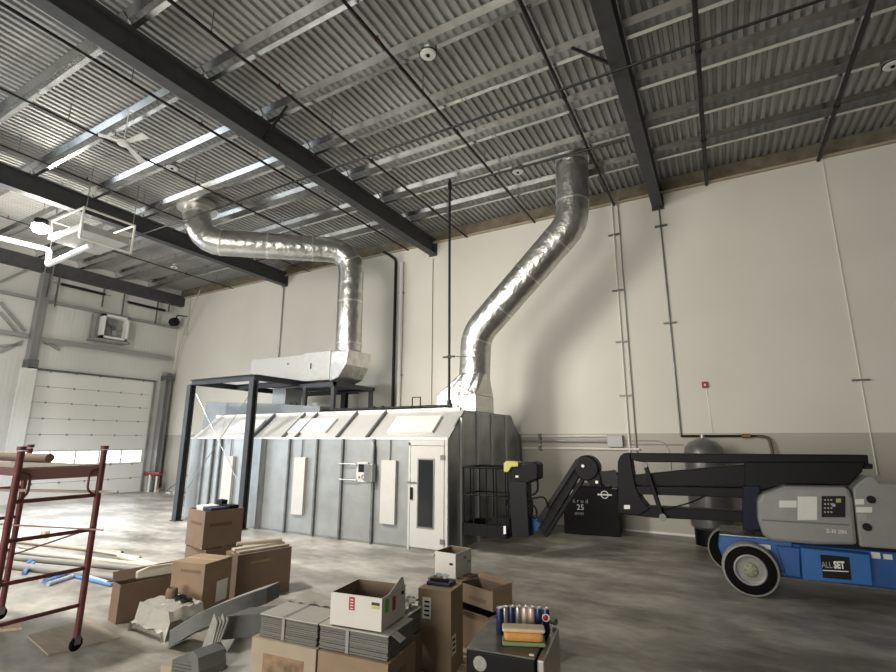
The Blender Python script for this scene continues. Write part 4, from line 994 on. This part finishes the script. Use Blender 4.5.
# mini fridge
FN = (-1.12, 3.27); t, n, u, v = None, *frame_of(FN, 188)
single('fridge_pallet', woodp, 'pallet boards under the mini fridge', 'pallet', lambda b: b.obox(n-u*.04+v*.0, u*.62, v*.66, Zv*.10))
t = thing('mini_fridge', n+u*.26+v*.3+Zv*.1, 'black mini fridge with stainless door at the bottom centre', 'mini fridge')
part('body', black, t, lambda b: b.obox(n+u*.055+Zv*.11, u*.46, v*.60, Zv*.83), .01)
part('top', mat('fridge_top', (.075, .07, .06), .32, 0, var=.6, scale=6), t, lambda b: b.obox(n+u*.055+Zv*.94, u*.46, v*.60, Zv*.012), .004)
part('door', steelr, t, lambda b: b.obox(n-u*.005+Zv*.13, u*.05, v*.60, Zv*.815), .01, 'stainless door')
part('emblem', stickg, t, lambda b: b.lathe(n+u*.42+Zv*.87-v*0, -v, [(.045, 0), (.045, .003), (.035, .004)], 24))
part('hinge', whiteink, t, lambda b: b.obox(n+u*.07+v*.03+Zv*.952, u*.03, v*.02, Zv*.006))
FT = .953
# loaf
lo = onz(502.5, 646, FT); lr = onz(546, 648, FT); lo.z = lr.z = 0
d = (lr-lo).normalized(); w = V((-d.y, d.x, 0)); LL = (lr-lo).length
t = thing('bread_loaf', (lo+lr)/2+Zv*FT, 'orange wrapped bread loaf lying on the mini fridge', 'bread')
part('loaf', bread, t, lambda b: b.obox(lo+d*.01+Zv*(FT+.025), d*(LL-.02), w*.11, Zv*.06), .025)
part('wrapper', breadl, t, lambda b: b.obox(lo+Zv*(FT+.082), d*LL, w*.11, Zv*.026), .012)
part('wrapper', green, t, lambda b: b.obox(lo+Zv*FT, d*LL, w*.112, Zv*.026), .008)
part('print', whiteink, t, lambda b: b.obox(lo+d*(LL*.56)+w*.03+Zv*(FT+.1045), d*.07, w*.03, Zv*.001))
# cans
cans = [(500, 633, canblue, 'blue', 0), (505.5, 632, cangrey, 'grey', 0), (512, 631.5, canblue, 'blue', 0), (518.8, 631.5, cangrey, 'silver', 0), (525.5, 632, canpink, 'pale', 0), (532, 632.5, canpink, 'pale', 0), (539, 633, canblue, 'blue', 0), (546.5, 634, canblue, 'blue', 1)]
posn = ['leftmost of the row', 'second from left in the row', 'third from left in the row', 'fourth from left in the row', 'fifth from left in the row', 'sixth from left, third from the right end', 'second from the right end', 'rightmost with a round emblem']
for (px, py, m_, cn, lg_), w_ in zip(cans, posn):
    c = onz(px, py, FT); r = .0255; hh = .168
    t = thing('drink_can', c, 'slim %s drink can on the mini fridge, %s' % (cn, w_), 'can', 'slim drink cans on the mini fridge')
    part('body', m_, t, lambda b: b.lathe(c, Zv, [(r*.8, 0), (r, .008), (r, hh-.02), (r*.86, hh-.006)], 20))
    part('lid', alum, t, lambda b: b.lathe(c+Zv*(hh-.006), Zv, [(r*.86, 0), (r*.9, .004), (r*.9, .008), (r*.8, .008), (r*.78, .004), (.001, .004)], 20))
    if lg_:
        f_ = V((-c.x, -c.y, 0)).normalized(); sd = V((-f_.y, f_.x, 0)); f2 = f_
        part('globe_emblem', whiteink, t, lambda b: b.lathe(c+f2*(r-.010)+Zv*.112, f2, [(.027, 0), (.026, .011), (.005, .014)], 20), label='round red and white emblem')
        part('globe_red', canred, t, lambda b: b.lathe(c+f2*(r-.010)+Zv*.114-sd*.003, f2, [(.021, 0), (.020, .013), (.004, .0165)], 20))
single('bottle', green, 'green bottle top lying behind the cans on the mini fridge', 'bottle', lambda b: b.tube([onz(550, 620, FT+.025), onz(556, 622, FT+.025)], .024, 12))

# ------------------------------------------------------------------ tubes, boards, pipes on the floor at left
random.seed(2)
def ftube(p, q, r, m, lab, name='floor_tube', hollow=True, z=None, cat='tube', group=None):
    a, c = onz(*p, r), onz(*q, r); a.z = c.z = (z or 0)+r
    t = thing(name, (a+c)/2-Zv*r, lab, cat, group)
    part('tube', m, t, lambda b: b.tube([a, c], r, 14))
    if hollow:
        d = (c-a).normalized()
        part('bore', inkm, t, lambda b: b.disc(c, d, r*.7, .006, 14).disc(a, d, r*.7, .006, 14))
    return t
ftube((120, 556), (172, 571), .06, tubepale, 'short pale tube resting left of the labelled carton')
ftube((15, 541), (122, 553), .04, tubecard, 'long thin tan tube, farthest of those on the floor', 'floor_tube')
ftube((5, 536), (140, 558), .03, tubepale, 'thin cream tube next to the farthest tan tube')
ftube((0, 549), (150, 566), .045, tubepale, 'pale long tube in the middle of the floor bundle')
ftube((0, 556), (165, 571), .05, pipegrey, 'grey long tube in the middle of the floor bundle')
ftube((20, 547), (130, 569), .035, tubecard, 'tan tube crossing the floor bundle')
ftube((0, 564), (128, 579), .06, pipegrey, 'thick grey tube nearest the blue-wrapped pieces')
ftube((45, 569), (112, 585), .028, wrapblue, 'long blue pipe in front of the tubes', hollow=False)
for k, (a, c_) in enumerate([((24, 573), (33, 563)), ((41, 580), (66, 571)), ((45, 582), (70, 573)), ((48, 584), (73, 576)), ((20, 568), (31, 561)), ((78, 574), (108, 583))]):
    ftube(a, c_, .035, wrapblue if k % 2 == 0 else mat('pale_blue_wrap', (.45, .52, .62), .3, var=.3, scale=20),
          ['short blue-wrapped piece at far left of the floor', 'blue-wrapped piece, top one of the fan of three', 'pale blue-wrapped piece, middle one of the fan of three', 'blue-wrapped piece, lowest one of the fan of three', 'pale blue-wrapped stub at far left of the floor', 'blue-wrapped pipe end near the low open carton'][k], 'wrapped_pipe', hollow=False, cat='pipe')
single('cardboard_piece', cardl, 'small upright tan block standing behind the tubes on the floor', 'block', lambda b: b.box(*(lambda g: (g.x-.12, g.x+.12, g.y, g.y+.1, 0, .16))(onz(42, 538))), bevel=.01)
p4 = [onz(*q) for q in ((27, 637), (48, 656), (120, 639), (88, 620))]
single('plywood_sheet', wood, 'thin plywood sheet on the floor under the scaffold caster', 'board', lambda b: b.prism([(p.x, p.y, .0) for p in p4], (0, 0, .018)))
p4 = [onz(*q) for q in ((0, 632), (0, 627), (22, 625), (22, 630))]
single('floor_board', woodp, 'short plank on the floor at the left picture edge', 'board', lambda b: b.prism([(p.x, p.y, .0) for p in p4], (0, 0, .03)))

# ------------------------------------------------------------------ scaffold
SX, SY, SW, SL = -6.45, 3.2, .80, 1.9
t = thing('rolling_scaffold', (SX-SL/2, SY-SW/2, 0), 'dark red rolling scaffold cut by the left picture edge', 'scaffold')
for x in (SX, SX-SL):
    for y in (SY, SY-SW):
        p = part('post', redm, t, lambda b: b.tube([(x, y, .16), (x, y, 2.17)], .034, 12).disc((x, y, 2.2), (0, 0, 1), .042, .04, 12))
        k = part('caster', rubber, t, lambda b: b.ring((x, y, .075+.02), (1, .3, 0), .052, .024, 20, 8).disc((x, y, .095), (1, .3, 0), .05, .03, 16))
        part('caster_fork', galvd, k, lambda b: b.box(x-.035, x-.025, y-.03, y+.03, .09, .17).box(x+.025, x+.035, y-.03, y+.03, .09, .17).box(x-.035, x+.035, y-.03, y+.03, .165, .18))
    for z in (.49, .87, 1.28, 1.66):
        part('rung', redm, t, lambda b: b.tube([(x, SY, z), (x, SY-SW, z)], .021, 8))
    for y, sg in ((SY, -1), (SY-SW, 1)):
        part('guide_loop', redm, t, lambda b: b.tube(fillet([(x, y, 1.95), (x, y+sg*.12, 1.94), (x, y+sg*.12, 1.72), (x, y+sg*.03, 1.66)], .06), .012, 8))
for y in (SY, SY-SW):
    part('side_rail', redm, t, lambda b: b.box(SX-SL, SX, y-.02, y+.02, 1.92, 2.0))
part('platform', mat('platform_board', (.20, .17, .14), .8, var=.2), t, lambda b: b.box(SX-SL+.02, SX-.03, SY-SW+.03, SY-.03, 1.975, 2.0))
for x in (SX-.03, SX-SL):
    part('platform_frame', mat('dusty_red', (.30, .16, .14), .6), t, lambda b: b.box(x, x+.03, SY-SW+.03, SY-.03, 1.87, 1.99))
part('cross_brace', redm, t, lambda b: b.tube([(SX-SL, SY+.02, .8), (SX, SY+.02, 1.3)], .010, 6))
c = onz(30, 457, 2.06)
single('rolled_sheet', mat('roll_brown', (.17, .12, .095), .8), 'brown rolled bundle lying on the scaffold platform', 'roll', lambda b: b.tube([onz(-20, 456, 2.06), onz(50, 458, 2.06)], .055, 14))
a_, b__ = (SX-1.6, SY-.9, 1.70), (SX+.18, SY+.22, 1.72)
single('loose_pipe', mat('pipe_pale', (.42, .36, .32), .6), 'loose pale pipe lying across the top scaffold rungs', 'pipe', lambda b: b.tube([(SX-1.2, SY-.62, 1.71), (SX+.22, SY+.10, 1.695)], .016, 8))
single('loose_pipe', mat('pipe_tan', (.38, .26, .22), .6), 'loose brown pipe lying across the third scaffold rungs', 'pipe', lambda b: b.tube([(SX-1.5, SY-.6, 1.315), (SX+.3, SY-.04, 1.305)], .009, 8))

# ------------------------------------------------------------------ light
wd = bpy.data.worlds.new('world'); SC.world = wd; wd.use_nodes = True
wd.node_tree.nodes['Background'].inputs[0].default_value = (.75, .8, .85, 1); wd.node_tree.nodes['Background'].inputs[1].default_value = .1
def area(name, loc, target, sx, sy, power, col):
    l = bpy.data.lights.new(name, 'AREA'); l.shape = 'RECTANGLE'; l.size = sx; l.size_y = sy; l.energy = power; l.color = col
    o = bpy.data.objects.new(name, l); COL.objects.link(o); o.location = loc
    o.rotation_euler = (V(target)-V(loc)).to_track_quat('-Z', 'Y').to_euler(); return o
area('daylight_side_door', (XL+.6, 1.5, 2.7), (-8, 5, 1.0), 6, 4.8, 330, (.74, .87, 1.0))
area('rear_fill', (-5, -12, 2.8), (-4.5, 12, 5), 10, 5, 1300, (1.0, .95, .86))  # added fill behind the camera, brightens the back wall
for lx, ly, lz, tx, ty, tz, pw, sp_, sz in ((-9.8, .8, 6.0, -4.8, 14, 4.6, 125, 74, 3.0), (-8.8, 1.6, 8.9, -8.0, 7.0, 0, 230, 90, .6), (-15, 1.6, 8.9, -14.5, 8, 0, 270, 90, .6), (-16, 5.6, 8.1, -17, 7, 0, 330, 100, .6)):  # added unseen wall flood, tilted unseen overhead lamps, boost at the lit lamp
    l_ = area('bay_and_fill_lamp', (lx, ly, lz), (tx, ty, tz), sz, sz, pw, (1.0, .955, .87) if lx > -12 else (.93, .97, 1.0)); l_.data.spread = radians(sp_)
def point(loc, p, col=(1, .93, .82), r=.15):
    l = bpy.data.lights.new('bay_lamp', 'POINT'); l.energy = p; l.color = col; l.shadow_soft_size = r
    o = bpy.data.objects.new('bay_lamp', l); COL.objects.link(o); o.location = loc
point(lc-V((0, 0, .3)), 250)

vs_ = SC.view_settings; vs_.view_transform = 'Standard'; vs_.look = 'None'; vs_.gamma = 1; vs_.use_curve_mapping = False; vs_.exposure = 0.6
